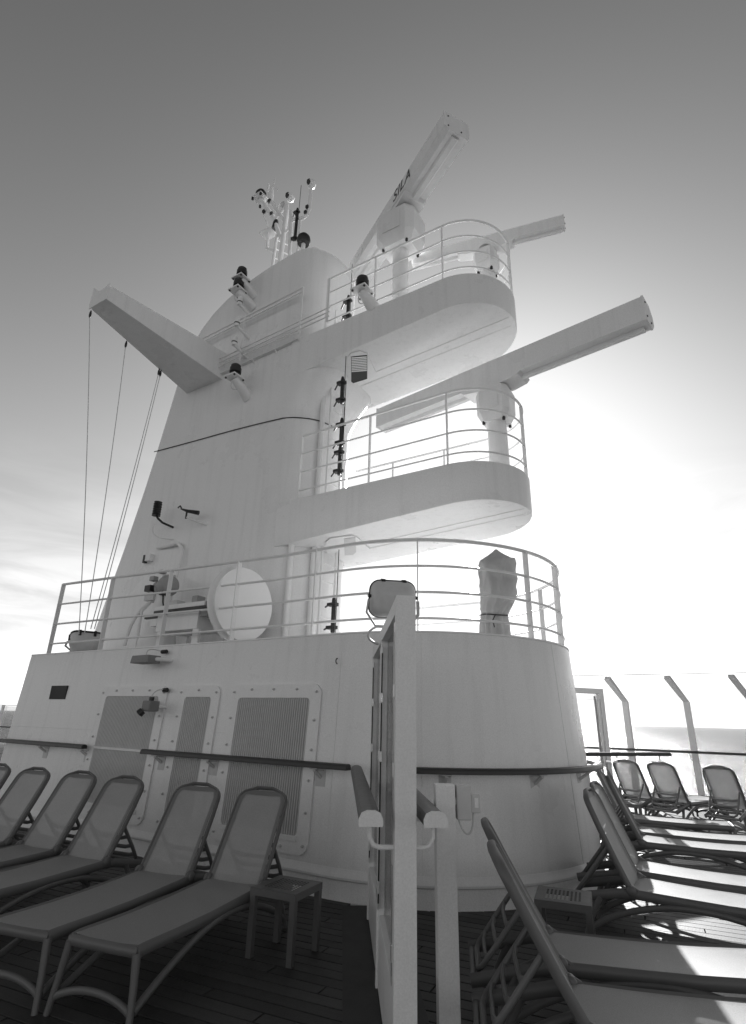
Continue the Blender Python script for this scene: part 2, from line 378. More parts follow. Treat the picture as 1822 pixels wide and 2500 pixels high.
build('padeye', MB().tube([Vector((-3.93, wall_y(2.33), 2.33))+Vector((0, -0.03-0.03*math.sin(R(a)), 0.03*math.cos(R(a)))) for a in range(0, 181, 20)], 0.007, 6), BLACK, dh)

# ------------------------------------------------------------------ wooden handrails round the deckhouse
HZ = 1.22
def rail_loop(x_list): return [Vector((x, wall_y(HZ)-0.135, HZ)) for x in x_list]
def d_rail(mb, pts, w=0.09, h=0.062):
    sec = [(-w/2, -h*0.45), (w/2, -h*0.45), (w/2*1.02, 0), (w/2*0.8, h*0.36), (w/2*0.35, h*0.52), (-w/2*0.35, h*0.52), (-w/2*0.8, h*0.36), (-w/2*1.02, 0)]
    loops = []
    for i, p in enumerate(pts):
        d = (pts[min(i+1, len(pts)-1)] - pts[max(i-1, 0)]).normalized(); a, b = frame_from(d)
        loops.append([p + a*x + b*y for x, y in sec])
    return mb.loft(loops)
def bracket(parent, p, n):
    """folded plate bracket under a rail; n points from the wall out to the rail"""
    n = n.normalized(); t = Vector((-n.y, n.x, 0)); m = MB()
    w = p - n*0.125
    m.beam(w + Vector((0, 0, -0.22)), w + Vector((0, 0, -0.045)), 0.13, 0.012, n)
    m.beam(w + Vector((0, 0, -0.06)), p + n*0.02 + Vector((0, 0, -0.036)), 0.10, 0.012)
    m.tube([w+Vector((0, 0, -0.13)), p + Vector((0, 0, -0.05))], 0.018, 6)
    return build('bracket', m, GALV, parent)  # grey puts the shade on these down-facing white plates into their colour
def handrail(pts, label, brackets, caps=True):
    r = thing('handrail', label, 'handrail', pts[len(pts)//2] - Vector((0, 0, 0.25)), 'dark wooden handrails around the deck')
    build('rail', d_rail(MB(), pts), VARNISH, r)
    m = MB()
    for p, n in brackets: bracket(r, p, n)
    return r
nrm = Vector((0, -1, 0))
h1 = handrail(rail_loop((-14.5, -12, -10, -8.34)), 'dark wooden handrail on the wall left of the louvres, farthest from the gate', [(on_wall(x, HZ, 0.135), nrm) for x in (-9.55, -8.42)])
arm_l = [Vector((-3.62, wall_y(HZ)-0.135, HZ)), GP + GU*(-0.05) - GN*0.2 + Vector((0, 0, HZ))]
h2 = handrail(rail_loop((-6.98, -5.5, -4.5, -3.60)), 'dark wooden handrail crossing in front of the louvre panels', [(on_wall(x, HZ, 0.135), nrm) for x in (-6.72, -5.72, -4.05)])
nose_pts = arc(NOSE, 2.30-dh_in(HZ)+0.14, -70, 75, 40, HZ)
h3 = handrail(nose_pts, 'dark wooden handrail bending round the white rounded front', [(Vector((NOSE[0]+2.35*math.cos(R(a)), CY+2.35*math.sin(R(a)), HZ)), Vector((math.cos(R(a)), math.sin(R(a)), 0))) for a in (-56, -29, -6, 20, 50)])
# ------------------------------------------------------------------ glass gate screens (one near, one mirrored on the far side)
def gate(side, label, with_arms):
    shift = onz(1463, 1682, 2.40) - Vector((GP.x, 2*CY-GP.y, 2.40))
    def W(p): p = Vector(p); return p if side > 0 else Vector((p.x, 2*CY-p.y, p.z)) + shift
    root = thing('glass_screen', label, 'screen', W(GP - GU*1.4))
    TOP = 2.40; far = GP - GU*2.72
    def post(s, w, d, z0, z1, name='post', mat=WHITE2, off=0.0):
        c = GP + GU*s + GN*off; m = MB()
        vs = [W(c + GN*(x*w/2) + GU*(y*d/2) + Vector((0, 0, z))) for z in (z0, z1) for x, y in ((-1, -1), (1, -1), (1, 1), (-1, 1))]
        m.add(vs, [(0, 1, 2, 3), (7, 6, 5, 4)] + [(i, i+4, (i+1) % 4+4, (i+1) % 4) for i in range(4)])
        return build(name, m, mat, root, smooth=0, bevel=0.004)
    def bar(s0, s1, z, w, h, off=0.0, name='bar', mat=WHITE2, par=None):
        m = MB().beam(W(GP+GU*s0+GN*off+Vector((0, 0, z))), W(GP+GU*s1+GN*off+Vector((0, 0, z))), w, h)
        return build(name, m, mat, par or root, smooth=0, bevel=0.003)
    post(0.0, 0.115, 0.10, 0.0, TOP)
    post(-1.32, 0.115, 0.07, 0.0, TOP-0.1, 'mullion'); post(-2.68, 0.115, 0.07, 0.0, TOP-0.1, 'jamb')
    bar(-2.72, -0.05, TOP-0.05, 0.115, 0.10, name='top_beam')
    bar(-2.64, -1.36, 0.22, 0.09, 0.40, name='kick_panel'); bar(-1.28, -0.05, 0.22, 0.09, 0.40, name='kick_panel')
    for a, b in ((-2.64, -1.355), (-1.285, -0.05)):
        g = MB().beam(W(GP+GU*a+Vector((0, 0, (0.42+TOP-0.1)/2))), W(GP+GU*b+Vector((0, 0, (0.42+TOP-0.1)/2))), 0.012, TOP-0.52)
        build('pane', g, GLASS, root, smooth=0)
        for e in (a+0.025, b-0.045):
            for o in (-0.052, 0.052):
                # black rubber channel with alloy clips
                ch = post(e, 0.012, 0.05, 0.46, TOP-0.14, 'glazing_bead', ALU, o)
                post(e+0.026, 0.010, 0.014, 0.5, TOP-0.2, 'seal', RUBBER, o)
                for z in (0.56, 0.98, 1.40, 1.82):
                    cl = post(e+0.02, 0.022, 0.04, z, z+0.075, 'clip', ALU, o)
    return root
g1 = gate(1, 'tall glass gate screen seen edge-on beside the near white post', True)
g2 = gate(-1, 'far glass gate screen by the sea beyond the rounded deckhouse front', False)
# the two wooden arms along the near screen, on one bent white bracket
PE = 0.10
def arm(off, s0, label, end_cap=True):
    a = GP + GU*s0 + GN*off + Vector((0, 0, HZ)); b = GP + GU*PE + GN*off + Vector((0, 0, HZ))
    r = thing('handrail', label, 'handrail', (a+b)/2 - Vector((0, 0, 0.2)), 'dark wooden handrails around the deck')
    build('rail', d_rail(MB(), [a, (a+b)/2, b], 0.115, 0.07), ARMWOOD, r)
    d_rail(cp := MB(), [b + GU*0.0005, b + GU*0.012], 0.124, 0.078); build('end_cap', cp, WHITE2, r)
    return r, b
ar1, e1 = arm(-0.185, -2.9, 'dark wooden rail arm left of the glass screen, white end cap')
ar2, e2 = arm(0.150, -2.55, 'dark wooden rail arm right of the glass screen, white end cap')
pts = [e1+Vector((0, 0, -0.03))+GU*-0.10, e1+Vector((0, 0, -0.10))+GU*-0.10, e1+Vector((0, 0, -0.135))+GU*-0.10+GN*0.02, e1+Vector((0, 0, -0.145))+GU*-0.10+GN*0.05,
       e2+Vector((0, 0, -0.145))+GU*-0.10-GN*0.05, e2+Vector((0, 0, -0.135))+GU*-0.10-GN*0.02, e2+Vector((0, 0, -0.10))+GU*-0.10, e2+Vector((0, 0, -0.03))+GU*-0.10]
build('cross_bracket', MB().tube(pts, 0.013, 8), WHITE2, ar1)
def mini_bracket(par, p): build('bracket', MB().beam(p+Vector((0, 0, -0.04)), p+Vector((0, 0, -0.09)), 0.06, 0.05), WHITE2, par, smooth=0)
mini_bracket(ar1, e1-GU*1.2); mini_bracket(ar2, e2-GU*0.55)
# second, short post with its junction box
P2 = Vector((-1.60, 3.37, 0)); pr = thing('bollard_post', 'short white post right of the gate, carrying a small junction box', 'post', P2)
m = MB(); m.add([P2+GN*(x*0.058)+GU*(y*0.045)+Vector((0, 0, z)) for z in (0, 1.345) for x, y in ((-1, -1), (1, -1), (1, 1), (-1, 1))], [(0, 1, 2, 3), (7, 6, 5, 4)]+[(i, i+4, (i+1) % 4+4, (i+1) % 4) for i in range(4)])
build('post', m, WHITE2, pr, smooth=0, bevel=0.005)
jb = thing('junction_box', 'small white junction box with clear window beside the short post', 'box', P2+GN*0.14+Vector((0, 0, 1.14)))
c = P2+GN*0.112+Vector((0, 0, 1.25)); ang = math.atan2(GN.y, GN.x)
build('housing', MB().box(c, (0.085, 0.09, 0.185), ang), GALV, jb, smooth=0, bevel=0.008)
build('lens_box', MB().box(c+GN*0.07+Vector((0, 0, -0.005)), (0.055, 0.07, 0.10), ang), GALV, jb, smooth=0, bevel=0.006)
build('window', MB().box(c+GN*0.073+GU*0.037, (0.022, 0.006, 0.05), ang), WHITE, jb, smooth=0)
build('stub', MB().tube([P2+GN*0.05+Vector((0, 0, 1.25)), c-GN*0.035], 0.022, 8), WHITE2, jb)
build('cable', MB().tube(bez(c+Vector((0, 0, -0.09))-GN*0.03, c+Vector((0, 0, -0.2)), c+Vector((0, 0, -0.2))+GN*0.06, c+GN*0.06+Vector((0, 0, -0.06)), 10), 0.006, 6), GALV, jb)

# ------------------------------------------------------------------ guard rails
def guard_rail(label, path, posts, hts, z0, H=None, flat_posts=True, rr=0.017, tr=0.024, wide=0.075, cat='railing'):
    """path: list of points (x,y) ; hts: heights of the rails above z0; posts: (point, facing) list"""
    zf = H or (lambda p: hts[-1])
    r = thing('guard_rail', label, cat, Vector((path[len(path)//2][0], path[len(path)//2][1], z0)), 'white tubular guard rails')
    top = [Vector((p[0], p[1], z0+zf(p))) for p in path]
    build('top_rail', MB().tube(top, tr, 8, hint=Vector((0, 0, 1))), WHITE2, r)
    for h in hts[:-1]:
        build('rail', MB().tube([Vector((p[0], p[1], z0+zf(p)*h/hts[-1])) for p in path], rr, 8, hint=Vector((0, 0, 1))), WHITE2, r)
    for (p, n) in posts:
        n = Vector(n).normalized(); h = zf(p)
        build('post', MB().beam(Vector((p[0], p[1], z0-0.01))+n*0.0, Vector((p[0], p[1], z0+h)), wide if flat_posts else 0.022, 0.014 if flat_posts else 0.022, Vector((-n.y, n.x, 0)) if flat_posts else None), WHITE2, r, smooth=0)
    return r
ry = wall_y(DZ)+0.05; rr_ = CY-ry
path = [(-10.42, ry)] + [(x, ry) for x in (-9, -8, -7, -6, -5)] + [(p.x, p.y) for p in arc(NOSE, rr_, -90, 90, 40)] + [(x, 2*CY-ry) for x in (-5, -6, -7, -8, -9, -10)]
Hf = lambda p: 1.12 + max(0.0, min(1.0, (-5.0-p[0])/5.2))*0.16
posts = [((x, ry), (0, -1, 0)) for x in (-10.40, -8.86, -7.32, -5.82, -4.4)] + [((NOSE[0]+rr_*math.cos(R(a)), CY+rr_*math.sin(R(a))), (math.cos(R(a)), math.sin(R(a)), 0)) for a in (-63, -21.5, 2.5, 45, 75)] + [((x, 2*CY-ry), (0, 1, 0)) for x in (-5.8, -7.3, -8.8)]
guard_rail('long white guard rail around the deckhouse roof', path, posts, (0.16, 0.47, 0.79, 1.12), DZ, Hf)

# ------------------------------------------------------------------ mast tower
MW = 0.88; NX = -6.35; NA = 0.62           # half width, start and depth of the rounded front
mast = thing('mast_tower', 'tall white raked radar mast with two rounded forward platforms', 'mast', (-7.8, CY, DZ))
prof = [(-11.45, DZ), (-11.2, 3.25), (-10.72, 4.9), (-10.36, 6.26), (-10.15, 7.2), (-9.93, 8.3), (-9.78, 9.1), (-9.58, 9.65), (-9.28, 10.12), (-8.95, 10.42), (-8.6, 10.62), (-8.2, 10.77), (-7.8, 10.87), (-7.4, 10.94), (-7.0, 10.98), (-6.6, 11.0)]
def mast_loop(xa, z, ins=0.0):
    w = MW-ins; r = 0.16
    L = [Vector((xa, CY-w+r, z))] + [Vector((xa+r-r*math.cos(R(a)), CY-w+r-r*math.sin(R(a)), z)) for a in (30, 60, 90)]
    L += [Vector((xa+(NX-xa)*t+0.16*(1-t), CY-w, z)) for t in (0.33, 0.66)]
    L += [Vector((NX+(NA-ins)*math.cos(R(a)), CY+w*math.sin(R(a)), z)) for a in [-90+180*i/24 for i in range(25)]]
    L += [Vector((xa+(NX-xa)*t+0.16*(1-t), CY+w, z)) for t in (0.66, 0.33)] + [Vector((xa+r-r*math.cos(R(a)), CY+w-r+r*math.sin(R(a)), z)) for a in (90, 60, 30)] + [Vector((xa, CY+w-r, z))]
    return L
build('tower_body', MB().loft([mast_loop(x, z) for x, z in prof] + [mast_loop(-6.55, 11.015, 0.02)]), WHITE, mast, smooth=42)
def platform(name, r, tip, x0, zt, zb_tip, zb_root):
    cx = tip - r; zb = lambda x: zb_root + (zb_tip-zb_root)*(x-x0)/(tip-x0)
    pl = [Vector((x0, CY-r, 0)), Vector((x0+(cx-x0)*0.5, CY-r, 0))] + arc((cx, CY), r, -90, 90, 32) + [Vector((x0+(cx-x0)*0.5, CY+r, 0)), Vector((x0, CY+r, 0))]
    def lp(f, ins=0.0):
        out = []
        for p in pl:
            d = Vector((max(p.x-cx, 0), p.y-CY, 0)); q = p - d.normalized()*ins if d.length else p
            out.append(Vector((q.x, q.y, f(p.x))))
        return out
    b = MB().loft([lp(zb, 0.035), lp(lambda x: zb(x)+0.005, 0.012), lp(lambda x: zb(x)+0.03), lp(lambda x: zt-0.02), lp(lambda x: zt, 0.012)])
    o = build(name, b, WHITE, mast, smooth=30)
    k = MB().beam((x0, CY-0.10, zb_root-0.004), (tip-0.06, CY-0.10, zb_tip-0.004), 0.008, 0.012); build('keel_seam', k, WHITE2, o, smooth=0)
    k = MB().beam((x0, CY+0.12, zb_root-0.004), (tip-0.10, CY+0.12, zb_tip-0.004), 0.008, 0.012); build('keel_seam', k, WHITE2, o, smooth=0)
    return o, zb, pl
lowp, zbl, pll = platform('lower_platform', 0.90, -2.15, -6.30, 5.21, 4.63, 4.41)
upp, zbu, plu = platform('upper_platform', 0.90, -2.15, -6.30, 8.64, 8.06, 7.80)
# ladder openings under the platforms, with open grating
def hatch(par, frame, window, zf, label, bars):
    def up(P, dz):
        out = []
        for x, y in P:
            z = zf(-5.2)
            for _ in range(4): q_ = onz(x, y, z); z = zf(q_.x)
            out.append(Vector((q_.x, q_.y, z+dz)))
        return out
    def plate(P, d0, d1): return MB().loft([up(P, d0), up(P, d1)])
    f = build('hatch_frame', plate(frame, -0.002, -0.022), WHITE2, par, smooth=0, label=label)
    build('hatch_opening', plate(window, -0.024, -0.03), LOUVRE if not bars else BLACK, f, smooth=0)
    if bars:
        (x0, y0), (x1, y1) = bars; n = 9; g = MB()
        for i in range(n):
            y = y0+(y1-y0)*(i+0.5)/n; A, Bq = up([(x0, y), (x1, y-3)], -0.036); g.beam(A, Bq, 0.028, 0.008)
        build('grating', g, CREAM, f, smooth=0)
    return f
hatch(upp, ((850, 870), (858, 860), (880, 855), (897, 862), (917, 905), (914, 918), (850, 940)), ((858, 868), (897, 864), (897, 922), (858, 934)), zbu, 'open ladder hatch with grating', ((859, 868), (896, 905)))
hatch(lowp, ((795, 1322), (806, 1312), (860, 1305), (872, 1309), (904, 1338), (900, 1349), (812, 1375), (800, 1362)), ((840, 1312), (868, 1308), (870, 1344), (862, 1351), (842, 1352)), zbl, 'ladder hatch', None)
def console(z0, z1, grow, name='console'):
    # smooth bracket blending the mast front into the platform side
    loops = []
    for i in range(9):
        t = i/8; e = 2+2.2*t*t; A = NA+0.004+grow*t*t; B = MW+0.004+0.012*t; L = []
        for k in range(33):
            a = R(-90+180*k/32); c_, s_ = math.cos(a), math.sin(a)
            L.append(Vector((NX-0.02+A*abs(c_)**(2/e), CY+B*math.copysign(abs(s_)**(2/e), s_), z0+(z1-z0)*t)))
        loops.append(L)
    return build(name, MB().loft(loops), WHITE, mast, smooth=40)
console(6.95, 7.87, 0.42)
# railings on the platforms
def plat_rail(label, r, tip, x0, z0, top, posts_x, posts_a, far_x):
    cx = tip-r; rin = r-0.03
    path = [(x0, CY-rin)] + [(x0+(cx-x0)*t, CY-rin) for t in (0.33, 0.66)] + [(p.x, p.y) for p in arc((cx, CY), rin, -90, 90, 28)] + [(x0+(cx-x0)*t, CY+rin) for t in (0.66, 0.33, 0.0)]
    posts = [((x, CY-rin), (0, -1, 0)) for x in posts_x] + [((cx+rin*math.cos(R(a)), CY+rin*math.sin(R(a))), (math.cos(R(a)), math.sin(R(a)), 0)) for a in posts_a] + [((x, CY+rin), (0, 1, 0)) for x in far_x]
    return guard_rail(label, path, posts, (top*0.13, top*0.42, top*0.71, top), z0, None, True, 0.015, 0.021, 0.05)
plat_rail('white guard rail on the lower mast platform', 0.895, -2.15, -5.86, 5.21, 1.22, (-5.86, -4.42), (-90, 5, 80), (-3.9, -5.0))
plat_rail('white guard rail on the upper mast platform', 0.895, -2.15, -5.5, 8.64, 1.18, (-5.5, -4.4), (-90, 5, 80), (-4.4, -5.4))
# catwalk beside the upper mast
FY = CY-MW
cw = MB().beam((-9.35, FY-0.035, 8.50), (-6.1, FY-0.035, 8.601), 0.07, 0.014); cwo = build('catwalk', cw, WHITE2, mast, smooth=0)
for x in (-9.1, -8.5, -7.9, -7.3, -6.7, -6.1):
    z = 8.5+(x+9.35)*0.031
    build('catwalk_bracket', MB().loft([[(x-0.012, FY+0.01, z-0.10), (x-0.012, FY+0.01, z-0.016), (x-0.012, FY-0.066, z-0.008), (x-0.012, FY-0.066, z-0.018)], [(x+0.012, FY+0.01, z-0.10), (x+0.012, FY+0.01, z-0.016), (x+0.012, FY-0.066, z-0.008), (x+0.012, FY-0.066, z-0.018)]]), WHITE2, cwo, smooth=0)
gr = thing('guard_rail', 'white guard rail of the narrow catwalk along the upper mast', 'railing', (-7.4, FY-0.3, 8.53), 'white tubular guard rails')
cz = lambda x: 8.52+(x+9.35)*0.031
for k, (h, r) in enumerate(((1.12, 0.024), (1.02, 0.02), (0.30, 0.014), (0.20, 0.014), (0.10, 0.014))):
    x0, x1 = (-9.0, -6.0) if k < 2 else (-9.3, -5.3)
    P = [(x0, FY+0.02, cz(x0)+h), (x0, FY-0.10, cz(x0)+h), (x0+0.05, FY-0.14, cz(x0)+h)] + [(x0+(x1-x0)*t, FY-0.14, cz(x0+(x1-x0)*t)+h) for t in (0.25, 0.5, 0.75, 1)]
    build('top_rail' if k == 0 else 'rail', MB().tube(P, r, 8, hint=Vector((0, 0, 1))), WHITE2, gr)
for x in (-6.02, -5.35, -7.6, -8.9):
    build('post', MB().beam((x, FY-0.14, cz(x)), (x, FY-0.14, cz(x)+(1.12 if x < -6 else 1.0)), 0.05, 0.014, Vector((0, 1, 0))), WHITE2, gr, smooth=0)
# yardarm: tapered box spar reaching out from the mast side
def spar(p_root, p_tip):
    a = [Vector((-9.35, FY+0.05, 8.42)), Vector((-8.22, FY+0.05, 8.42)), Vector((-8.22, FY+0.05, 9.10)), Vector((-9.35, FY+0.05, 9.10))]
    b = [Vector((-8.78, 4.06, 8.55)), Vector((-8.30, 4.06, 8.55)), Vector((-8.30, 4.06, 8.86)), Vector((-8.78, 4.06, 8.86))]
    return MB().loft([a, b])
yd = build('yardarm', spar(0, 0), WHITE, mast, smooth=0, bevel=0.012)
build('end_plate', MB().loft([[(-8.80, 4.045, 8.53), (-8.28, 4.045, 8.53), (-8.28, 4.045, 8.88), (-8.54, 4.045, 8.80), (-8.80, 4.045, 9.02)], [(-8.80, 4.057, 8.53), (-8.28, 4.057, 8.53), (-8.28, 4.057, 8.88), (-8.54, 4.057, 8.80), (-8.80, 4.057, 9.02)]]), WHITE2, yd, smooth=0)
# halyards from the spar down to the roof
hal = [((228, 756), (193, 1548)), ((313, 826), (207, 1545)), ((386, 884), (222, 1535)), ((390, 886), (231, 1535))]
names = ['leftmost signal halyard, hanging from the spar tip', 'second signal halyard from the left, below the spar', 'third signal halyard from the left, closely paired with the last', 'rightmost signal halyard, nearest the mast edge']
for (a, b), lb in zip(hal, names):
    t = MB(); yy = {0: 4.10, 1: 4.95, 2: 5.85, 3: 5.90}[names.index(lb)]
    p = Vector((-8.80+(yy-4.06)/2.7*-0.5, yy, 8.54-(yy-4.06)/2.7*0.12)); q = onz(b[0], b[1], DZ+0.15)
    root = thing('signal_halyard', lb, 'rope', q, 'signal halyards below the spar')
    mid = (p+q)/2+Vector((0.06, 0, -0.03))
    build('rope', MB().tube(bez(p-Vector((0, 0, 0.14)), p*0.6+q*0.4+Vector((0.05, 0, 0)), p*0.3+q*0.7+Vector((0.05, 0, 0)), q, 14), 0.007, 5), GALV, root)
    build('block', MB().lathe([(0.012, 0), (0.022, 0.03), (0.022, 0.09), (0.01, 0.15)], p-Vector((0, 0, 0.15)), n=8), BLACK, root)
# black cable drooping along the mast side
cb = catmull([ony(x, y, FY-0.012) for x, y in ((377, 1103), (470, 1078), (560, 1053), (630, 1035), (690, 1021))], 5)
def on_nose(px, py, off=0.012):
    d = ray(px, py); ka, kb = NA+off, MW+off; ox, oy = (CAM.x-NX)/ka, (CAM.y-CY)/kb; dx, dy = d.x/ka, d.y/kb
    A = dx*dx+dy*dy; Bq = ox*dx+oy*dy; Cq = ox*ox+oy*oy-1; D = Bq*Bq-A*Cq; return CAM+d*((-Bq-math.sqrt(max(D, 0)))/A)
for x, y in ((715, 1019), (735, 1020), (755, 1022), (775, 1026), (790, 1031), (804, 1037), (814, 1042)):
    p = ony(x, y, FY-0.012); cb.append(p if p.x < NX else on_nose(x, y))
build('black_cable', MB().tube(cb, 0.010, 6), BLACK, label='thin black cable curving across the mast side', cat='cable')
# ladder on the mast front and cable trunking
lx, ly = NX+NA+0.02, CY-0.25; tdir = Vector((0, 1, 0)); ndir = Vector((1, 0, 0))
lb_ = Vector((lx, ly, 0))
lad = build('ladder', MB().tube([lb_-tdir*0.2+ndir*0.12+Vector((0, 0, DZ)), lb_-tdir*0.2+ndir*0.12+Vector((0, 0, 9.4))], 0.022, 8).tube([lb_+tdir*0.2+ndir*0.12+Vector((0, 0, DZ)), lb_+tdir*0.2+ndir*0.12+Vector((0, 0, 9.4))], 0.022, 8), WHITE2, mast)
for i in range(22):
    z = DZ+0.3+i*0.3; build('rung', MB().tube([lb_-tdir*0.2+ndir*0.12+Vector((0, 0, z)), lb_+tdir*0.2+ndir*0.12+Vector((0, 0, z))], 0.012, 6), WHITE2, lad)
a2 = R(-58); tb = Vector((NX+(NA+0.05)*math.cos(a2), CY+(MW+0.05)*math.sin(a2), 0))
build('cable_trunk', MB().tube([tb+Vector((0, 0, DZ)), tb+Vector((0, 0, 4.45))], 0.055, 10), WHITE2, mast)
build('conduit', MB().tube([Vector((NX+(NA+0.07)*math.cos(R(-30)), CY+(MW+0.07)*math.sin(R(-30)), z)) for z in (DZ, 8.0)], 0.05, 12), WHITE2, mast)
# black rod antennas on the mast front
def rod_antenna(x, y, z, label, L=0.62):
    r = thing('rod_antenna', label, 'antenna', (x, y, z), 'black rod antennas on the mast')
    build('rod', MB().lathe([(0.028, 0), (0.034, 0.02), (0.034, L-0.06), (0.022, L)], (x, y, z), n=10), BLACK, r)
    build('whip', MB().tube([(x+0.05, y, z-0.05), (x+0.05, y, z+L+0.75)], 0.007, 5), BLACK, r)
    for k in (0.08, L-0.12): build('clamp', MB().box((x-0.02, y, z+k), (0.16, 0.09, 0.05)).tube([(x-0.1, y, z+k), (x-0.25, y+0.12, z+k)], 0.015, 6), BLACK, r, smooth=0)
    return r
AX, AY = -5.80, 6.83
for (px0, py0), lb in zip(((834, 985), (832, 1090), (828, 1160), (849, 779), (812, 1545)), ('black rod antenna on the mast front just below the upper platform', 'black rod antenna above the lower platform rail', 'black rod antenna standing behind the lower platform rail', 'black rod antenna beside the catwalk end', 'black rod antenna low on the mast front behind the roof rail')):
    p = ony(px0, py0, AY); rod_antenna(p.x, AY, p.z, lb, 0.55)
# ------------------------------------------------------------------ navigation lanterns
def nav_light(p, root, label, black=True, s=1.0):
    """p: lantern foot; root: where its arm meets the mast"""
    p, q = Vector(p), Vector(root)
    r = thing('navigation_light', label, 'lantern', p, 'navigation lights on the mast')
    build('arm', MB().tube([q, p-Vector((0, 0, 0.03))], [0.13*s, 0.085*s] if black else 0.035*s, 10), WHITE2, r)
    if black:
        build('base_plate', MB().box(p-Vector((0, 0, 0.02)), (0.30*s, 0.30*s, 0.03)), WHITE2, r, smooth=0)
        build('lantern', MB().lathe([(0.10*s, 0), (0.10*s, 0.04*s), (0.085*s, 0.05*s), (0.085*s, 0.09*s), (0.115*s, 0.10*s), (0.115*s, 0.2*s), (0.085*s, 0.21*s), (0.10*s, 0.26*s), (0.07*s, 0.29*s)], p, n=16), BLACK, r)
        for x, y in ((-1, -1), (1, -1), (1, 1), (-1, 1)): build('bolt', MB().lathe([(0.02*s, -0.05), (0.02*s, 0.0)], p+Vector((x*0.12*s, y*0.12*s, -0.005)), n=6), BLACK, r)
        build('cable', MB().tube(bez(p+Vector((-0.05, 0, -0.03)), p+Vector((-0.15, 0, -0.25*s)), p+Vector((-0.02, 0.05, -0.3*s)), p*0.5+q*0.5, 8), 0.009, 5), GALV, r)
    else:
        build('lantern', MB().lathe([(0.05*s, -0.05), (0.06*s, 0), (0.06*s, 0.05), (0.045*s, 0.06), (0.055*s, 0.13), (0.03*s, 0.18)], p, n=14), WHITE2, r)
        build('band', MB().lathe([(0.063*s, 0.0), (0.063*s, 0.025)], p+Vector((0, 0, 0.005)), n=14), BLACK, r)
        build('arm_bolt', MB().lathe([(0.022, -0.05), (0.022, 0.05)], p*0.55+q*0.45, (0, 1, 0), 8), BLACK, r)
    return r
LX = -7.63
nav_light((LX-0.02, 6.42, 10.60), (LX+0.05, FY+0.05, 10.35), 'upper of the two stacked black lanterns at the mast top edge')
nav_light((LX-0.05, 6.40, 10.28), (LX+0.08, FY+0.05, 10.02), 'lower of the two stacked black lanterns at the mast top edge')
for z, lb in ((9.95, 'small white lantern highest in the row of three on the mast'), (9.40, 'small white lantern in the middle of the row of three'), (8.92, 'small white lantern lowest in the row, just above the catwalk')):
    nav_light((LX, 6.45, z), (LX+0.10, FY+0.04, z-0.22), lb, False)
nav_light((-7.43, 6.40, 8.0), (-7.40, FY+0.05, 7.72), 'black lantern on a bracket under the catwalk, right of the spar')
nav_light((-4.57, 6.60, 8.99), (-4.44, CY-0.80, 8.66), 'large black lantern at the edge of the upper platform', True, 1.05)
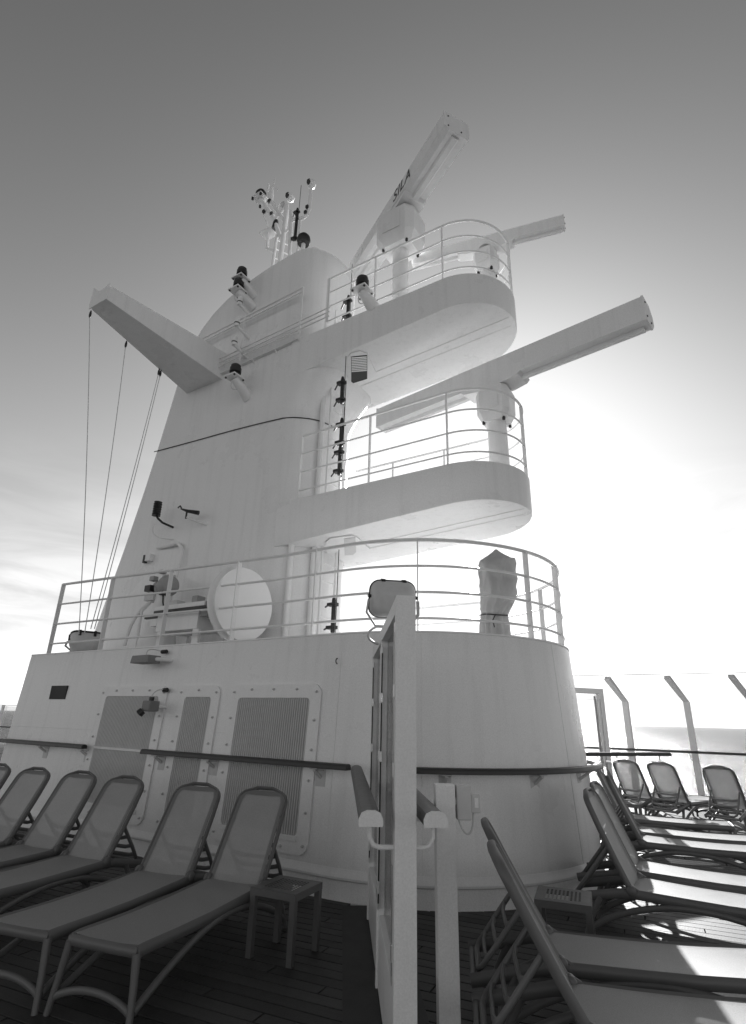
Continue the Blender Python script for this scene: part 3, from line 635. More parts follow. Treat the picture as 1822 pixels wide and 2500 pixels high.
# ------------------------------------------------------------------ radars
def radar(base, zt, ang, half, label, box=(0.5, 0.42, 0.55), bar=(0.30, 0.34), text=None, group='radar scanners', square=False):
    base = Vector(base); r = thing('radar_scanner', label, 'radar', base, group)
    M = Matrix.Rotation(ang, 3, 'Z'); u = M @ Vector((1, 0, 0)); w = M @ Vector((0, 1, 0)); Z = Vector((0, 0, 1))
    gz = zt - bar[1]/2 - 0.10
    build('pedestal', MB().lathe([(0.26, 0), (0.26, 0.02), (0.165, 0.03), (0.15, gz-box[2]-base.z+0.08), (0.19, gz-box[2]-base.z+0.12)], base, n=20), WHITE2, r)
    B = base.copy(); B.z = gz
    hb = MB()
    hx, hy, hz = box[0]/2, box[1]/2, box[2]
    gl = [[Vector((x*hx*k, y*hy*k, z)) for x, y in ((-1, -0.6), (-0.7, -1), (0.7, -1), (1, -0.6), (1, 0.6), (0.7, 1), (-0.7, 1), (-1, 0.6))] for z, k in ((-hz, 0.72), (-hz*0.75, 0.98), (-hz*0.15, 1.0), (0, 0.86))]
    hb.loft([[B + q for q in L] for L in gl]); gb = build('gearbox', hb, WHITE2, r, smooth=25)
    for s in (-1, 1):
        for t in (-1, 1): build('bolt', MB().lathe([(0.026, 0), (0.026, 0.05)], B+Vector((s*hx*0.6, t*hy*0.6, -hz-0.03)), n=8), BLACK, r)
    build('inspection_cover', MB().box(B+Vector((0, -hy-0.006, -hz*0.45)), (hx*0.9, 0.012, hz*0.5)), WHITE, r, smooth=0, bevel=0.004)
    build('turning_head', MB().lathe([(0.15, -0.03), (0.15, 0.08), (0.12, 0.12)], B, n=16), ALU, r)
    # slotted array: tapered trapezoid section
    C0 = Vector((base.x, base.y, zt)); d, h = bar
    sec = [(-d*0.62, -h*0.18), (-d*0.30, -h*0.5), (d*0.5, -h*0.5), (d*0.5, h*0.5), (-d*0.30, h*0.5), (-d*0.62, h*0.18)]
    if square: sec = [(-d*0.5, -h*0.5), (d*0.30, -h*0.5), (d*0.5, -h*0.32), (d*0.5, h*0.5), (-d*0.5, h*0.5), (-d*0.55, 0.0)]
    lp = lambda s: [C0 + u*s + w*x + Z*y for x, y in sec]
    ab = build('antenna_array', MB().loft([lp(-half), lp(half)]), WHITE, r, smooth=0, bevel=0.006)
    for s in (-1, 1):
        pts = [C0 + u*(s*(half+0.012)) + w*x*1.04 + Z*y*1.04 for x, y in sec]; pts2 = [p - u*(s*0.03) for p in pts]
        build('end_cap', MB().loft([pts2, pts]), WHITE2, ab, smooth=0)
        for x, y in ((-0.2, -0.3), (0.35, -0.3), (0.35, 0.3)): build('screw', MB().lathe([(0.014, 0), (0.014, 0.01)], C0+u*(s*(half+0.013))+w*x*d+Z*y*h, u*s, 6), BLACK, ab)
    build('stiffener', MB().loft([[C0+u*s+w*x+Z*y for x, y in ((-d*0.2, -h*0.5-0.002), (d*0.12, -h*0.5-0.002), (d*0.06, -h*0.5-0.05), (-d*0.14, -h*0.5-0.05))] for s in (-half*0.97, half*0.97)]), WHITE2, ab, smooth=0)
    build('saddle', MB().loft([[C0+u*s+w*x*d*0.5-Z*(h*0.5+z) for s, x in ((-k, -1), (k, -1), (k, 1), (-k, 1))] for k, z in ((0.55, -0.001), (0.5, 0.05), (0.28, 0.09))]), WHITE2, ab, smooth=0)
    if text:
        cu_ = bpy.data.curves.new('lettering', 'FONT'); cu_.body = text; cu_.size = h*0.88; cu_.extrude = 0.002; cu_.shear = 0.25; cu_.align_y = 'CENTER'; cu_.space_character = 1.08
        to = bpy.data.objects.new('lettering_curve', cu_); COL.objects.link(to)
        dg = bpy.context.evaluated_depsgraph_get(); me = bpy.data.meshes.new_from_object(to.evaluated_get(dg)); bpy.data.objects.remove(to)
        side, s0 = text_side, text_s
        # letters on the near face (the d*0.5 face, facing -w or +w)
        X = u*side; Nn = w*side*-1 if False else None
        me.materials.clear(); me.materials.append(BLACK)
        lo = bpy.data.objects.new('lettering', me); COL.objects.link(lo); lo.parent = ab
        nn = text_n; X = text_x; Y = nn.cross(X).normalized()
        o = C0 + text_o - wloc(ab)
        lo.matrix_local = Matrix(((X.x, Y.x, nn.x, o.x), (X.y, Y.y, nn.y, o.y), (X.z, Y.z, nn.z, o.z), (0, 0, 0, 1)))
    return r
text_side, text_s = 1, 0
ang1 = math.atan2(6.33-7.55, -2.35+4.4)
u1 = Vector((math.cos(ang1), math.sin(ang1), 0)); w1 = Vector((-math.sin(ang1), math.cos(ang1), 0))
# near face of the first array points to -w (towards the camera): the flat back plate
text_n = -w1; text_x = u1; text_o = u1*-0.12 - w1*0.0
def radar_flip(*a, **k): return radar(*a, **k)
text_n = (-w1).normalized(); text_o = u1*0.10 - w1*(0.48*0.5+0.004) + Vector((0, 0, 0.03))
ra = radar((-4.08, 7.14, 8.64), 11.20, ang1+math.pi, 1.88, 'radar scanner with tilted lettered array on the upper platform, left', (0.84, 0.74, 0.82), (0.48, 0.38), 'SILA', square=True)
ang2 = math.atan2(8.25-7.68, -1.15+3.94)
rb = radar((-2.66, 7.9, 8.64), 10.22, ang2+math.pi, 1.42, 'smaller radar scanner behind the upper platform rail, at its tip', (0.42, 0.40, 0.5), (0.20, 0.24))
ang3 = math.atan2(7.97-8.7, -0.24+5.13)
rc = radar((-2.62, 7.80, 5.21), 7.19, ang3+math.pi, 2.45, 'big radar scanner on the lower platform with the longest array', (0.56, 0.5, 0.62), (0.36, 0.40))
# ------------------------------------------------------------------ antenna frame on the mast top
at = thing('antenna_frame', 'white branching pole frame with lanterns on top of the mast', 'antenna', (-7.6, CY, 11.0))
def q(x, z, y=0.0): return Vector((x, CY+y, z))
def pole(pts, r, name='pole', mat=WHITE2): return build(name, MB().tube(pts, r, 8), mat, at)
pole([q(-7.80, 10.9), q(-7.72, 13.6), q(-7.74, 14.05)], 0.062); pole([q(-7.40, 10.95), q(-7.55, 13.7)], 0.05)
pole([q(-8.06, 10.85), q(-7.97, 13.15)], 0.04, 'ladder_rail'); pole([q(-7.88, 10.85, 0.35), q(-7.80, 13.1, 0.35)], 0.03, 'ladder_rail')
for i in range(7): pole([q(-8.05+0.012*i, 11.3+i*0.28), q(-7.87+0.012*i, 11.3+i*0.28, 0.35)], 0.012, 'rung')
pole([q(-7.81, 12.92), q(-8.2, 13.9), q(-8.75, 14.85)], 0.06, 'branch')
pole([q(-7.74, 13.45), q(-8.05, 14.0), q(-8.33, 14.5)], 0.055, 'branch'); pole([q(-8.15, 13.75), q(-7.75, 14.0)], 0.04, 'branch')
pole([q(-7.78, 13.05), q(-7.5, 13.15)], 0.03, 'strut')
pole([q(-7.5, 13.36), q(-7.12, 13.22), q(-6.99, 13.27), q(-6.95, 13.4), q(-6.95, 14.2)], 0.045, 'branch')
pole(bez(q(-8.3, 13.5), q(-8.5, 14.3), q(-8.75, 14.0), q(-8.35, 14.75), 8), 0.012, 'cable'); pole(bez(q(-8.05, 13.5), q(-8.1, 14.2), q(-8.0, 14.4), q(-7.85, 14.1), 8), 0.012, 'cable')
pole([q(-8.33, 14.45), q(-8.36, 14.75), q(-8.36, 15.05)], [0.05, 0.075, 0.03], 'sensor'); pole([q(-8.5, 15.0), q(-8.3, 15.05)], 0.012, 'sensor_arm'); pole([q(-8.5, 14.98), q(-8.5, 15.25)], 0.025, 'vane'); pole([q(-8.3, 15.05), q(-8.28, 15.35)], 0.02, 'vane'); pole([q(-8.18, 14.9), q(-8.14, 14.8)], 0.03, 'vane')
for x, z in ((-7.64, 14.22), (-6.95, 14.25)):
    b_ = build('camera_ball', MB().lathe([(0.04, -0.12), (0.095, -0.07), (0.115, 0.0), (0.095, 0.07), (0.04, 0.11)], q(x, z), n=14), WHITE2, at)
    build('lens', MB().lathe([(0.06, 0), (0.045, 0.03)], q(x-0.01, z-0.03, -0.10), (0, -1, -0.35), 10), BLACK, b_); build('window', MB().box(q(x-0.03, z+0.065, -0.085), (0.08, 0.05, 0.05)), BLACK, b_, smooth=0)
build('camera_ball', MB().lathe([(0.04, -0.1), (0.085, -0.05), (0.09, 0.02), (0.05, 0.08)], q(-7.84, 14.08), n=12), GALV, at)
lp_ = build('lantern_plate', MB().box(q(-8.75, 14.86), (0.36, 0.36, 0.03)), WHITE2, at, smooth=0)
build('lantern', MB().lathe([(0.15, 0), (0.165, 0.03), (0.14, 0.08), (0.15, 0.16), (0.10, 0.25), (0.04, 0.28)], q(-8.75, 14.88), n=16), BLACK, at)
for x, y in ((-1, -1), (1, -1), (1, 1), (-1, 1)): build('bolt', MB().lathe([(0.035, -0.08), (0.035, 0.0)], q(-8.75+x*0.145, 14.86, y*0.145), n=6), BLACK, at)
build('side_plate', MB().box(q(-8.29, 13.36), (0.36, 0.3, 0.03)), WHITE2, at, smooth=0); pole([q(-8.29, 13.35), q(-8.27, 12.85), q(-8.0, 12.6)], 0.04, 'branch'); build('lamp', MB().lathe([(0.07, 0), (0.07, 0.2), (0.05, 0.26)], q(-8.1, 13.42), (0.2, 0, 1), 10), BLACK, at)
build('dome', MB().lathe([(0.14, 0), (0.17, 0.1), (0.15, 0.2), (0.09, 0.28), (0.02, 0.3)], q(-7.05, 12.35), n=16), BLACK, at); pole([q(-7.05, 11.0), q(-7.05, 12.35)], 0.05)
build('white_dome', MB().lathe([(0.12, 0), (0.15, 0.08), (0.12, 0.2), (0.04, 0.26)], q(-6.70, 11.74), n=16), WHITE2, at); pole([q(-6.70, 11.0), q(-6.70, 11.8)], 0.045)
for x, y in ((-8.5, 14.2), (-8.33, 14.48), (-8.2, 13.95), (-7.02, 13.30), (-6.98, 13.45)): build('clamp', MB().box(q(x, y, -0.05), (0.07, 0.07, 0.08)), BLACK, at, smooth=0)
rod_antenna(-7.30, CY-0.05, 12.55, 'tall black rod antenna on the mast top beside the white poles', 1.05)
pole([q(-7.22, 10.95), q(-7.22, 13.3)], 0.03)
# ------------------------------------------------------------------ ship's horn and machinery on the roof
SIREN = material('weathered_grey_paint', 0.34, 0.5, var=0.2, scale=18)
hn = thing('ship_horn', 'big white bell-mouthed horn on the deckhouse roof, beside the mast', 'horn', ony(600, 1560, 5.95) * 1.0)
hc = ony(598, 1474, 6.0); hd = Vector((0.995, -0.10, 0.03)).normalized()
# open bell: outer skin, rim, inner skin
prof = [(0.16, -0.75), (0.17, -0.55), (0.24, -0.42), (0.40, -0.26), (0.575, -0.14), (0.59, -0.125), (0.585, -0.105), (0.53, -0.095), (0.505, -0.08), (0.50, -0.05), (0.53, -0.02)]
bl = build('bell', MB().lathe(prof, hc, hd, 40, cap=False), CREAM, hn, smooth=50)
build('diaphragm', MB().lathe([(0.53, -0.025), (0.552, -0.012), (0.548, 0.0), (0.3, 0.010), (0.02, 0.014)], hc, hd, 40), CREAM, hn, smooth=50)
hb_ = hc - hd*0.95
build('body', MB().lathe([(0.15, -0.5), (0.19, -0.45), (0.19, 0.05), (0.15, 0.1)], hb_, hd, 20), WHITE2, hn)
st = Vector((hb_.x-0.1, 5.95, DZ)); 
sr = thing('machinery_stand', 'white steel stand with black straps under the ship horn', 'stand', st)
build('table', MB().box(st+Vector((0, 0, 0.62)), (1.15, 0.62, 0.07)), WHITE2, sr, smooth=0, bevel=0.006)
build('housing', MB().box(st+Vector((-0.05, 0, 0.40)), (0.95, 0.55, 0.30)), WHITE2, sr, smooth=0, bevel=0.01)
build('strap', MB().box(st+Vector((0.05, -0.29, 0.565)), (1.3, 0.03, 0.04)), BLACK, sr, smooth=0)
build('strap', MB().box(st+Vector((-0.75, -0.15, 0.52)), (0.5, 0.05, 0.03)), BLACK, sr, smooth=0)
for x in (-0.42, 0.40):
    for y in (-0.24, 0.24): build('leg', MB().box(st+Vector((x, y, 0.125)), (0.13, 0.05, 0.25)), WHITE2, sr, smooth=0)
m_ = ony(405, 1430, 6.25); mo = thing('siren_motor', 'grey motor siren on a white cone stand by the mast side', 'siren', (m_.x, m_.y, DZ))
build('stand', MB().lathe([(0.34, 0), (0.30, 0.3), (0.16, 0.75), (0.14, m_.z-DZ-0.15)], (m_.x, m_.y, DZ), n=16), WHITE2, mo)
build('motor', MB().lathe([(0.06, -0.32), (0.14, -0.26), (0.14, -0.02), (0.17, 0.0), (0.19, 0.15), (0.15, 0.25), (0.05, 0.30)], m_+Vector((0, 0, -0.02)), (0.95, -0.3, 0), 18), SIREN, mo)
for k in range(5): build('fin', MB().lathe([(0.155, 0), (0.155, 0.012)], m_+Vector((-0.24+k*0.05, 0.075-k*0.0155, -0.02)), (0.95, -0.3, 0), 16), GALV, mo)
build('bracket', MB().box(m_+Vector((-0.18, -0.08, -0.22)), (0.25, 0.2, 0.12)).box(m_+Vector((0.05, 0, 0.16)), (0.22, 0.12, 0.05)), GALV, mo, smooth=0)
build('hose', MB().tube(bez(m_+Vector((-0.15, -0.1, -0.25)), m_+Vector((-0.5, -0.2, -0.5)), m_+Vector((-0.55, -0.2, -0.7)), m_+Vector((-0.6, -0.2, -1.05)), 10), 0.03, 8), WHITE2, mo)
for k, (dx, dz, L_) in enumerate(((-0.28, -0.05, 0.16), (-0.20, 0.12, 0.12), (0.12, -0.17, 0.10), (0.02, 0.22, 0.09))):
    build('fitting', MB().box(m_+Vector((dx, -0.12, dz)), (L_, 0.10, L_*0.7)), SIREN if k % 2 else BLACK, mo, smooth=0, bevel=0.006)
build('pipe', MB().tube([m_+Vector((-0.35, -0.15, -1.1)), m_+Vector((-0.35, -0.15, -0.45)), m_+Vector((-0.22, -0.1, -0.3))], 0.028, 8), WHITE2, mo)
build('cable', MB().tube(bez(m_+Vector((0.1, -0.1, -0.2)), m_+Vector((0.3, -0.2, -0.7)), m_+Vector((0.6, -0.2, -0.5)), m_+Vector((0.9, -0.2, -0.62)), 10), 0.014, 6), BLACK, mo)
for k, (x, z, w, h) in enumerate(((0.62, 0.60, 0.30, 0.10), (0.55, 0.48, 0.14, 0.10), (-0.60, 0.40, 0.16, 0.10), (0.30, 0.70, 0.12, 0.12), (-0.2, 0.69, 0.2, 0.08))):
    build('fitting', MB().box(st+Vector((x, -0.2, z)), (w, 0.16, h)), (BLACK, SIREN, WHITE2, SIREN, GALV)[k], sr, smooth=0, bevel=0.005)
# pipe loop on the mast side
P = [ony(385, 1337, FY-0.05), ony(418, 1331, FY-0.07), ony(432, 1326, FY-0.08), ony(442, 1335, FY-0.08), ony(444, 1352, FY-0.08), ony(432, 1400, FY-0.10), ony(428, 1420, FY-0.25)]
build('steam_pipe', MB().tube(catmull(P, 4), 0.035, 8), WHITE2, label='white bent pipe on the mast side above the siren', cat='pipe')
c = ony(365, 1362, FY-0.05); jb2 = thing('junction_box', 'tiny white junction box on the mast side left of the bent pipe', 'box', c)
build('housing', MB().box(c, (0.16, 0.1, 0.14)), WHITE2, jb2, smooth=0, bevel=0.006); build('cap', MB().box(c+Vector((-0.1, -0.02, -0.02)), (0.06, 0.07, 0.16)), BLACK, jb2, smooth=0)
# sensors on the mast side
c = ony(384, 1243, FY-0.35); sn = thing('rain_sensor', 'dark ribbed cylinder sensor on a short arm, low on the mast side', 'sensor', c)
build('cylinder', MB().lathe([(0.085, -0.14)] + [(0.085 if i % 2 else 0.072, -0.13+i*0.026) for i in range(11)] + [(0.08, 0.15)], c, n=14), BLACK, sn)
build('arm', MB().tube([c+Vector((0.0, 0, -0.13)), c+Vector((0.05, 0.02, -0.20)), c+Vector((0.07, 0.12, -0.26)), Vector((c.x+0.12, FY+0.02, c.z-0.30))], 0.022, 8), BLACK, sn)
build('cable', MB().tube(bez(c+Vector((0, 0, -0.3)), c+Vector((-0.12, 0, -0.5)), c+Vector((-0.05, 0.1, -0.6)), Vector((c.x+0.2, FY+0.02, c.z-0.55)), 8), 0.012, 6), WHITE2, sn)
c = ony(458, 1250, FY-0.3); wn = thing('wind_sensor', 'small dark wind sensor with a vane on the mast side', 'sensor', c)
build('body', MB().tube([c+Vector((-0.2, 0, 0.10)), c+Vector((0.0, 0, 0.02)), c+Vector((0.2, 0.1, -0.02))], [0.015, 0.03, 0.045], 8), BLACK, wn)
build('vane', MB().box(c+Vector((-0.02, 0, -0.05)), (0.03, 0.02, 0.16)), BLACK, wn, smooth=0); build('arm', MB().tube([c+Vector((0, 0, -0.10)), c+Vector((0.05, 0.05, -0.14)), Vector((c.x+0.25, FY+0.03, c.z-0.2))], 0.022, 8), WHITE2, wn)
build('hook', MB().tube([c+Vector((-0.3, 0, 0.14)), c+Vector((-0.24, 0, 0.17)), c+Vector((-0.2, 0, 0.12))], 0.014, 6), BLACK, wn)
# ------------------------------------------------------------------ floodlights
def floodlight(p, d, label, s=1.0, foot=None):
    """bowl-backed floodlight; p lamp centre, d direction the light faces"""
    p = Vector(p); d = Vector(d).normalized(); a, b = frame_from(d); r = thing('floodlight', label, 'floodlight', foot or p-Vector((0, 0, 0.3*s)), 'floodlights')
    loops = []
    for dist, k, rr2 in ((0.0, 1.0, 0.07), (-0.02, 1.0, 0.075), (-0.06, 0.95, 0.08), (-0.12, 0.83, 0.08), (-0.17, 0.62, 0.06), (-0.19, 0.36, 0.035)):
        loops.append([p + d*dist*s + a*(x*k*s) + b*(y*k*s) for x, y in rrect(-0.17, 0.17, -0.135, 0.135, rr2)])
    build('bowl', MB().loft(loops), GALV, r, smooth=60)
    o = [p + d*0.001*s + a*x*s + b*y*s for x, y in rrect(-0.178, 0.178, -0.143, 0.143, 0.08)]; i = [p + d*0.001*s + a*x*s + b*y*s for x, y in rrect(-0.155, 0.155, -0.12, 0.12, 0.06)]
    build('rim', MB().ring(o, i, d*0.02*s), BLACK, r); build('lens', MB().add([q+d*0.006 for q in i], [tuple(range(len(i)))]), GLASS, r, smooth=0)
    for x, y in ((-0.08, 0.138), (0.08, 0.138), (-0.172, 0.02), (0.172, 0.02)): build('clip', MB().beam(p+a*x*s+b*y*s-d*0.04*s, p+a*x*s+b*y*s+d*0.025*s, 0.028*s, 0.022*s), BLACK, r, smooth=0)
    y0 = b*(-0.20*s)
    build('yoke', MB().tube([p+a*0.185*s-d*0.05*s, p+a*0.195*s-d*0.05*s-b*0.10*s, p+a*0.12*s-d*0.05*s+y0, p-a*0.12*s-d*0.05*s+y0, p-a*0.195*s-d*0.05*s-b*0.10*s, p-a*0.185*s-d*0.05*s], 0.013*s, 6, flat=0.5), GALV, r)
    build('foot', MB().beam(p-d*0.05*s+y0, p-d*0.05*s+y0+Vector((0, 0, -0.13*s)), 0.07*s, 0.05*s), GALV, r, smooth=0)
    build('cable', MB().tube(bez(p-a*0.1*s-d*0.05*s+y0, p-a*0.25*s-d*0.05*s+y0-Vector((0, 0, 0.05*s)), p-a*0.15*s+y0-Vector((0, 0, 0.16*s)), p+y0-Vector((0, 0, 0.14*s)), 10), 0.009*s, 6), GALV, r)
    return r
fl = GP - GU*0.55 - GN*0.02 + Vector((0, 0, 2.40+0.34))
flf = onz(957, 1545, 2.42); flp = Vector((flf.x, flf.y, 2.42)) + Vector((0, 0, 0.30)); fdir = Vector((-0.62, 0.72, 0.30))
floodlight(flp, fdir, 'bowl floodlight on top of the glass gate screen', 1.20, flf)
c = onz(205, 1562, DZ+0.22); floodlight(Vector((-10.0, 5.95, DZ+0.30)), (-0.4, 0.2, 0.92), 'bowl floodlight tipped skyward at the left end of the roof', 1.55)
c = on_wall(-7.18, 2.44, 0.22); bxl = thing('box_lamp', 'flat grey box lamp on the wall above the louvres', 'lamp', c-Vector((0, 0, 0.06)))
build('housing', MB().loft([[c+Vector((x, y, -0.06)) for x, y in ((-0.24, -0.12), (0.16, -0.12), (0.16, 0.10), (-0.24, 0.10))], [c+Vector((x, y, 0.05)) for x, y in ((-0.24, -0.10), (0.16, -0.12), (0.16, 0.10), (-0.24, 0.09))]]), LAMPGREY, bxl, smooth=0, bevel=0.012)
build('arm', MB().tube([c+Vector((0.14, 0.02, 0)), c+Vector((0.22, 0.10, 0)), c+Vector((0.26, 0.23, 0))], 0.03, 8), WHITE2, bxl)
build('cable', MB().tube(bez(c+Vector((-0.05, 0, 0.05)), c+Vector((-0.08, 0, 0.2)), c+Vector((0.0, 0.1, 0.14)), c+Vector((0.1, 0.21, 0.12)), 8), 0.008, 5), GALV, bxl); build('gland', MB().lathe([(0.03, -0.05), (0.03, 0.05)], c+Vector((0.12, 0.17, 0.12)), (1, 0, 0), 8), BLACK, bxl)
c = on_wall(-6.93, 1.80, 0.20); cmr = thing('wall_camera', 'small grey camera on the wall over the first louvre panel', 'camera', c-Vector((0, 0, 0.08)))
build('housing', MB().box(c, (0.17, 0.17, 0.14)), LAMPGREY, cmr, smooth=0, bevel=0.02); build('lens', MB().lathe([(0.05, 0), (0.055, 0.06), (0.03, 0.07)], c+Vector((-0.06, -0.07, -0.06)), (-0.4, -0.5, -0.7), 12), BLACK, cmr)
build('arm', MB().tube([c+Vector((0.05, 0.05, 0)), c+Vector((0.07, 0.22, 0))], 0.03, 8), WHITE2, cmr); build('knob', MB().lathe([(0.035, 0), (0.035, 0.05)], c+Vector((0, 0, 0.07)), n=10), BLACK, cmr)
build('cable', MB().tube(bez(c+Vector((0, 0, 0.1)), c+Vector((-0.02, 0, 0.2)), c+Vector((0.02, 0.1, 0.24)), c+Vector((0.06, 0.18, 0.22)), 8), 0.008, 5), GALV, cmr); build('gland', MB().lathe([(0.03, -0.04), (0.03, 0.04)], c+Vector((0.06, 0.16, 0.22)), (1, 0, 0), 8), BLACK, cmr)
# ------------------------------------------------------------------ instrument under a tied canvas cover
cv = onz(1210, 1553, DZ+0.05); cv = ony(1216, 1560, 6.95); cv.z = DZ
tp = thing('covered_instrument', 'instrument under a crumpled canvas cover tied with black cord', 'cover', cv)
nl = 72; lev = [(0.0, 0.215), (0.10, 0.190), (0.22, 0.182), (0.30, 0.168), (0.325, 0.165), (0.35, 0.170), (0.44, 0.205), (0.55, 0.225), (0.70, 0.232), (0.85, 0.236), (0.98, 0.236), (1.05, 0.228), (1.09, 0.19), (1.14, 0.115), (1.20, 0.04), (1.235, 0.008)]
def lev_r(z):
    for (z0, r0), (z1, r1) in zip(lev, lev[1:]):
        if z <= z1: return r0+(r1-r0)*(z-z0)/(z1-z0)
    return lev[-1][1]
loops = []
for i in range(57):
    z = 1.235*i/56; r0 = lev_r(z); L = []; body = 1.0 if 0.36 < z < 1.07 else 0.35
    shx = -0.035 if z < 0.33 else -0.035+0.075*min(1, (z-0.33)/0.22)
    for j in range(nl):
        t = 2*math.pi*j/nl; cs = max(abs(math.cos(t-0.6)), abs(math.sin(t-0.6)))
        sq = 1/cs**(0.50*body)
        pt_ = Vector((math.cos(t)*2.2, math.sin(t)*2.2, z*3.0))
        fold = mnoise.ridged_multi_fractal(pt_, 0.9, 2.1, 3, 0.9, 2.0)-0.9 if z > 0.05 else 0.0
        pleat = 0.09*math.sin(14*t+1.3*math.sin(3*t))*max(0.0, 1-abs(z-0.2)/0.35)
        k = 1 + 0.13*fold*body + pleat
        L.append(cv + Vector((shx*0.84, shx*0.54, 0)) + Vector((r0*k*sq*math.cos(t), r0*k*sq*math.sin(t), z + 0.02*math.sin(2*t+1)*body)))
    loops.append(L)
build('canvas', MB().loft(loops), TARP, tp, smooth=50)
build('cord', MB().tube([cv+Vector((-0.03+0.182*math.cos(R(a)), -0.02+0.182*math.sin(R(a)), 0.325+0.01*math.sin(R(a*2)))) for a in range(0, 360, 15)], 0.008, 6, closed=True), BLACK, tp)
build('cord', MB().tube([cv+Vector((0.06, -0.2, 0.32)), cv+Vector((0.03, -0.235, 0.24)), cv+Vector((0.05, -0.24, 0.15))], 0.007, 6), BLACK, tp)

# ------------------------------------------------------------------ sun loungers
def make_lounger(rec=60.0, BL=0.80, SLN=1.43):
    """local frame: hinge line at y=0, feet towards -y, head towards +y"""
    root = thing('sun_lounger', 'x', 'sun lounger', (0, 0, 0), 'sun loungers on the deck')
    W = 0.262; SZ = 0.375
    # seat frame
    m = MB()
    def zs(y): return SZ - 0.018*math.sin(math.pi*min(1, max(0, -y/SLN)))
    for s in (-1, 1): m.tube([(s*W, 0.52, SZ-0.10), (s*W, 0.30, SZ-0.055), (s*W, 0.1, SZ-0.012), (s*W, 0, SZ-0.005)] + [(s*W, -SLN*t, zs(-SLN*t)) for t in (0.25, 0.5, 0.75, 0.97)] + [(s*(W-0.008), -SLN-0.02, SZ-0.006)], 0.021, 8, flat=1.75, hint=Vector((0, 0, 1)))
    m.tube([(-W, -SLN-0.012, SZ-0.006), (-W*0.5, -SLN-0.026, SZ-0.002), (W*0.5, -SLN-0.026, SZ-0.002), (W, -SLN-0.012, SZ-0.006)], 0.021, 8, flat=1.5, hint=Vector((0, 0, 1)))
    m.tube([(-W, 0.5, SZ-0.10), (W, 0.5, SZ-0.10)], 0.02, 8); m.tube([(-W, 0.02, SZ-0.02), (W, 0.02, SZ-0.02)], 0.016, 8)
    build('seat_frame', m, PLASTIC, root, smooth=60)
    # legs: splayed foot legs, long arched side braces, rear legs, arched stretchers
    for s in (-1, 1):
        m = MB().tube([(s*(W-0.005), -SLN-0.015, SZ-0.01), (s*(W+0.018), -SLN-0.03, SZ*0.5), (s*(W+0.042), -SLN-0.055, 0.0)], [0.026, 0.022, 0.019], 8); build('leg', m, PLASTIC, root, smooth=60)
        m = MB().tube([(s*W, 0.26, SZ-0.06), (s*(W+0.015), 0.33, 0.18), (s*(W+0.035), 0.40, 0.0)], [0.026, 0.022, 0.019], 8); build('leg', m, PLASTIC, root, smooth=60)
        m = MB().tube(bez((s*(W+0.028), -SLN-0.02, 0.09), (s*(W+0.01), -SLN*0.62, 0.33), (s*(W+0.005), -SLN*0.42, 0.345), (s*(W+0.004), -0.28, 0.315), 12) + bez((s*(W+0.004), -0.28, 0.315), (s*(W+0.004), -0.02, 0.27), (s*(W+0.01), 0.18, 0.20), (s*(W+0.028), 0.37, 0.07), 10)[1:], 0.020, 8, flat=1.25); build('side_brace', m, PLASTIC, root, smooth=60)
    m = MB().tube(bez((-W-0.03, -SLN-0.04, 0.085), (-W*0.5, -SLN-0.03, 0.17), (W*0.5, -SLN-0.03, 0.17), (W+0.03, -SLN-0.04, 0.085), 12), 0.017, 8, flat=1.3); build('stretcher', m, PLASTIC, root, smooth=60)
    m = MB().tube(bez((-W-0.02, 0.36, 0.10), (-W*0.5, 0.34, 0.17), (W*0.5, 0.34, 0.17), (W+0.02, 0.36, 0.10), 10), 0.016, 8); build('stretcher', m, PLASTIC, root, smooth=60)
    # seat sling, slightly slack
    def sling(name, f, n, w0, mat):
        L = [[f(t, x, 0.0) for x in (-1, -0.8, -0.4, 0, 0.4, 0.8, 1)] + [f(t, x, -0.005) for x in (1, 0.8, 0.4, 0, -0.4, -0.8, -1)] for t in [i/n for i in range(n+1)]]
        return build(name, MB().loft(L), mat, root, smooth=60)
    sag = lambda x: 0.012*(1-x*x)
    sling('seat_sling', lambda t, x, dz: Vector((x*(W-0.016), -0.0-(SLN-0.002)*t, zs(-SLN*t)+0.027-sag(x)+dz)), 12, 0, SLING)
    # backrest
    ca, sa = math.cos(R(rec)), math.sin(R(rec))
    def B(x, l, d=0.0): return Vector((x, l*ca-d*sa, SZ+0.012+l*sa+d*ca))          # l along the back, d in front of it
    rc_ = 0.11
    P = [B(-W, -0.02), B(-W, BL*0.3, -0.006), B(-W+0.004, BL*0.65, -0.004), B(-W+0.010, BL-rc_-0.02)]
    P += [B(-W+0.010+rc_-rc_*math.cos(R(a)), BL-rc_+rc_*math.sin(R(a))*0.92-0.02) for a in (15, 35, 55, 75)] + [B(-0.08, BL+0.0), B(0.08, BL+0.0)]
    P += [B(W-0.010-rc_+rc_*math.cos(R(a)), BL-rc_+rc_*math.sin(R(a))*0.92-0.02) for a in (75, 55, 35, 15)] + [B(W-0.010, BL-rc_-0.02), B(W-0.004, BL*0.65, -0.004), B(W, BL*0.3, -0.006), B(W, -0.02)]
    build('back_frame', MB().tube(P, 0.015, 8, flat=1.7, hint=Vector((0, -sa, ca))), PLASTIC, root, smooth=60)
    def bw(l):
        e = max(0.0, l-(BL-0.13)); return (W-0.014) - 0.012*l/BL - (0.11-math.sqrt(max(0.0, 0.11**2-min(e, 0.108)**2)))*0.85
    def fb(t, x, dz): l = 0.0+(BL-0.022)*t; return B(x*bw(l), l, 0.012-0.014*(1-x*x)+dz*1.0)
    sling('back_sling', fb, 16, 0, SLING)
    # darker double-layer hem along the top and sides of the back
    inn = 0.035
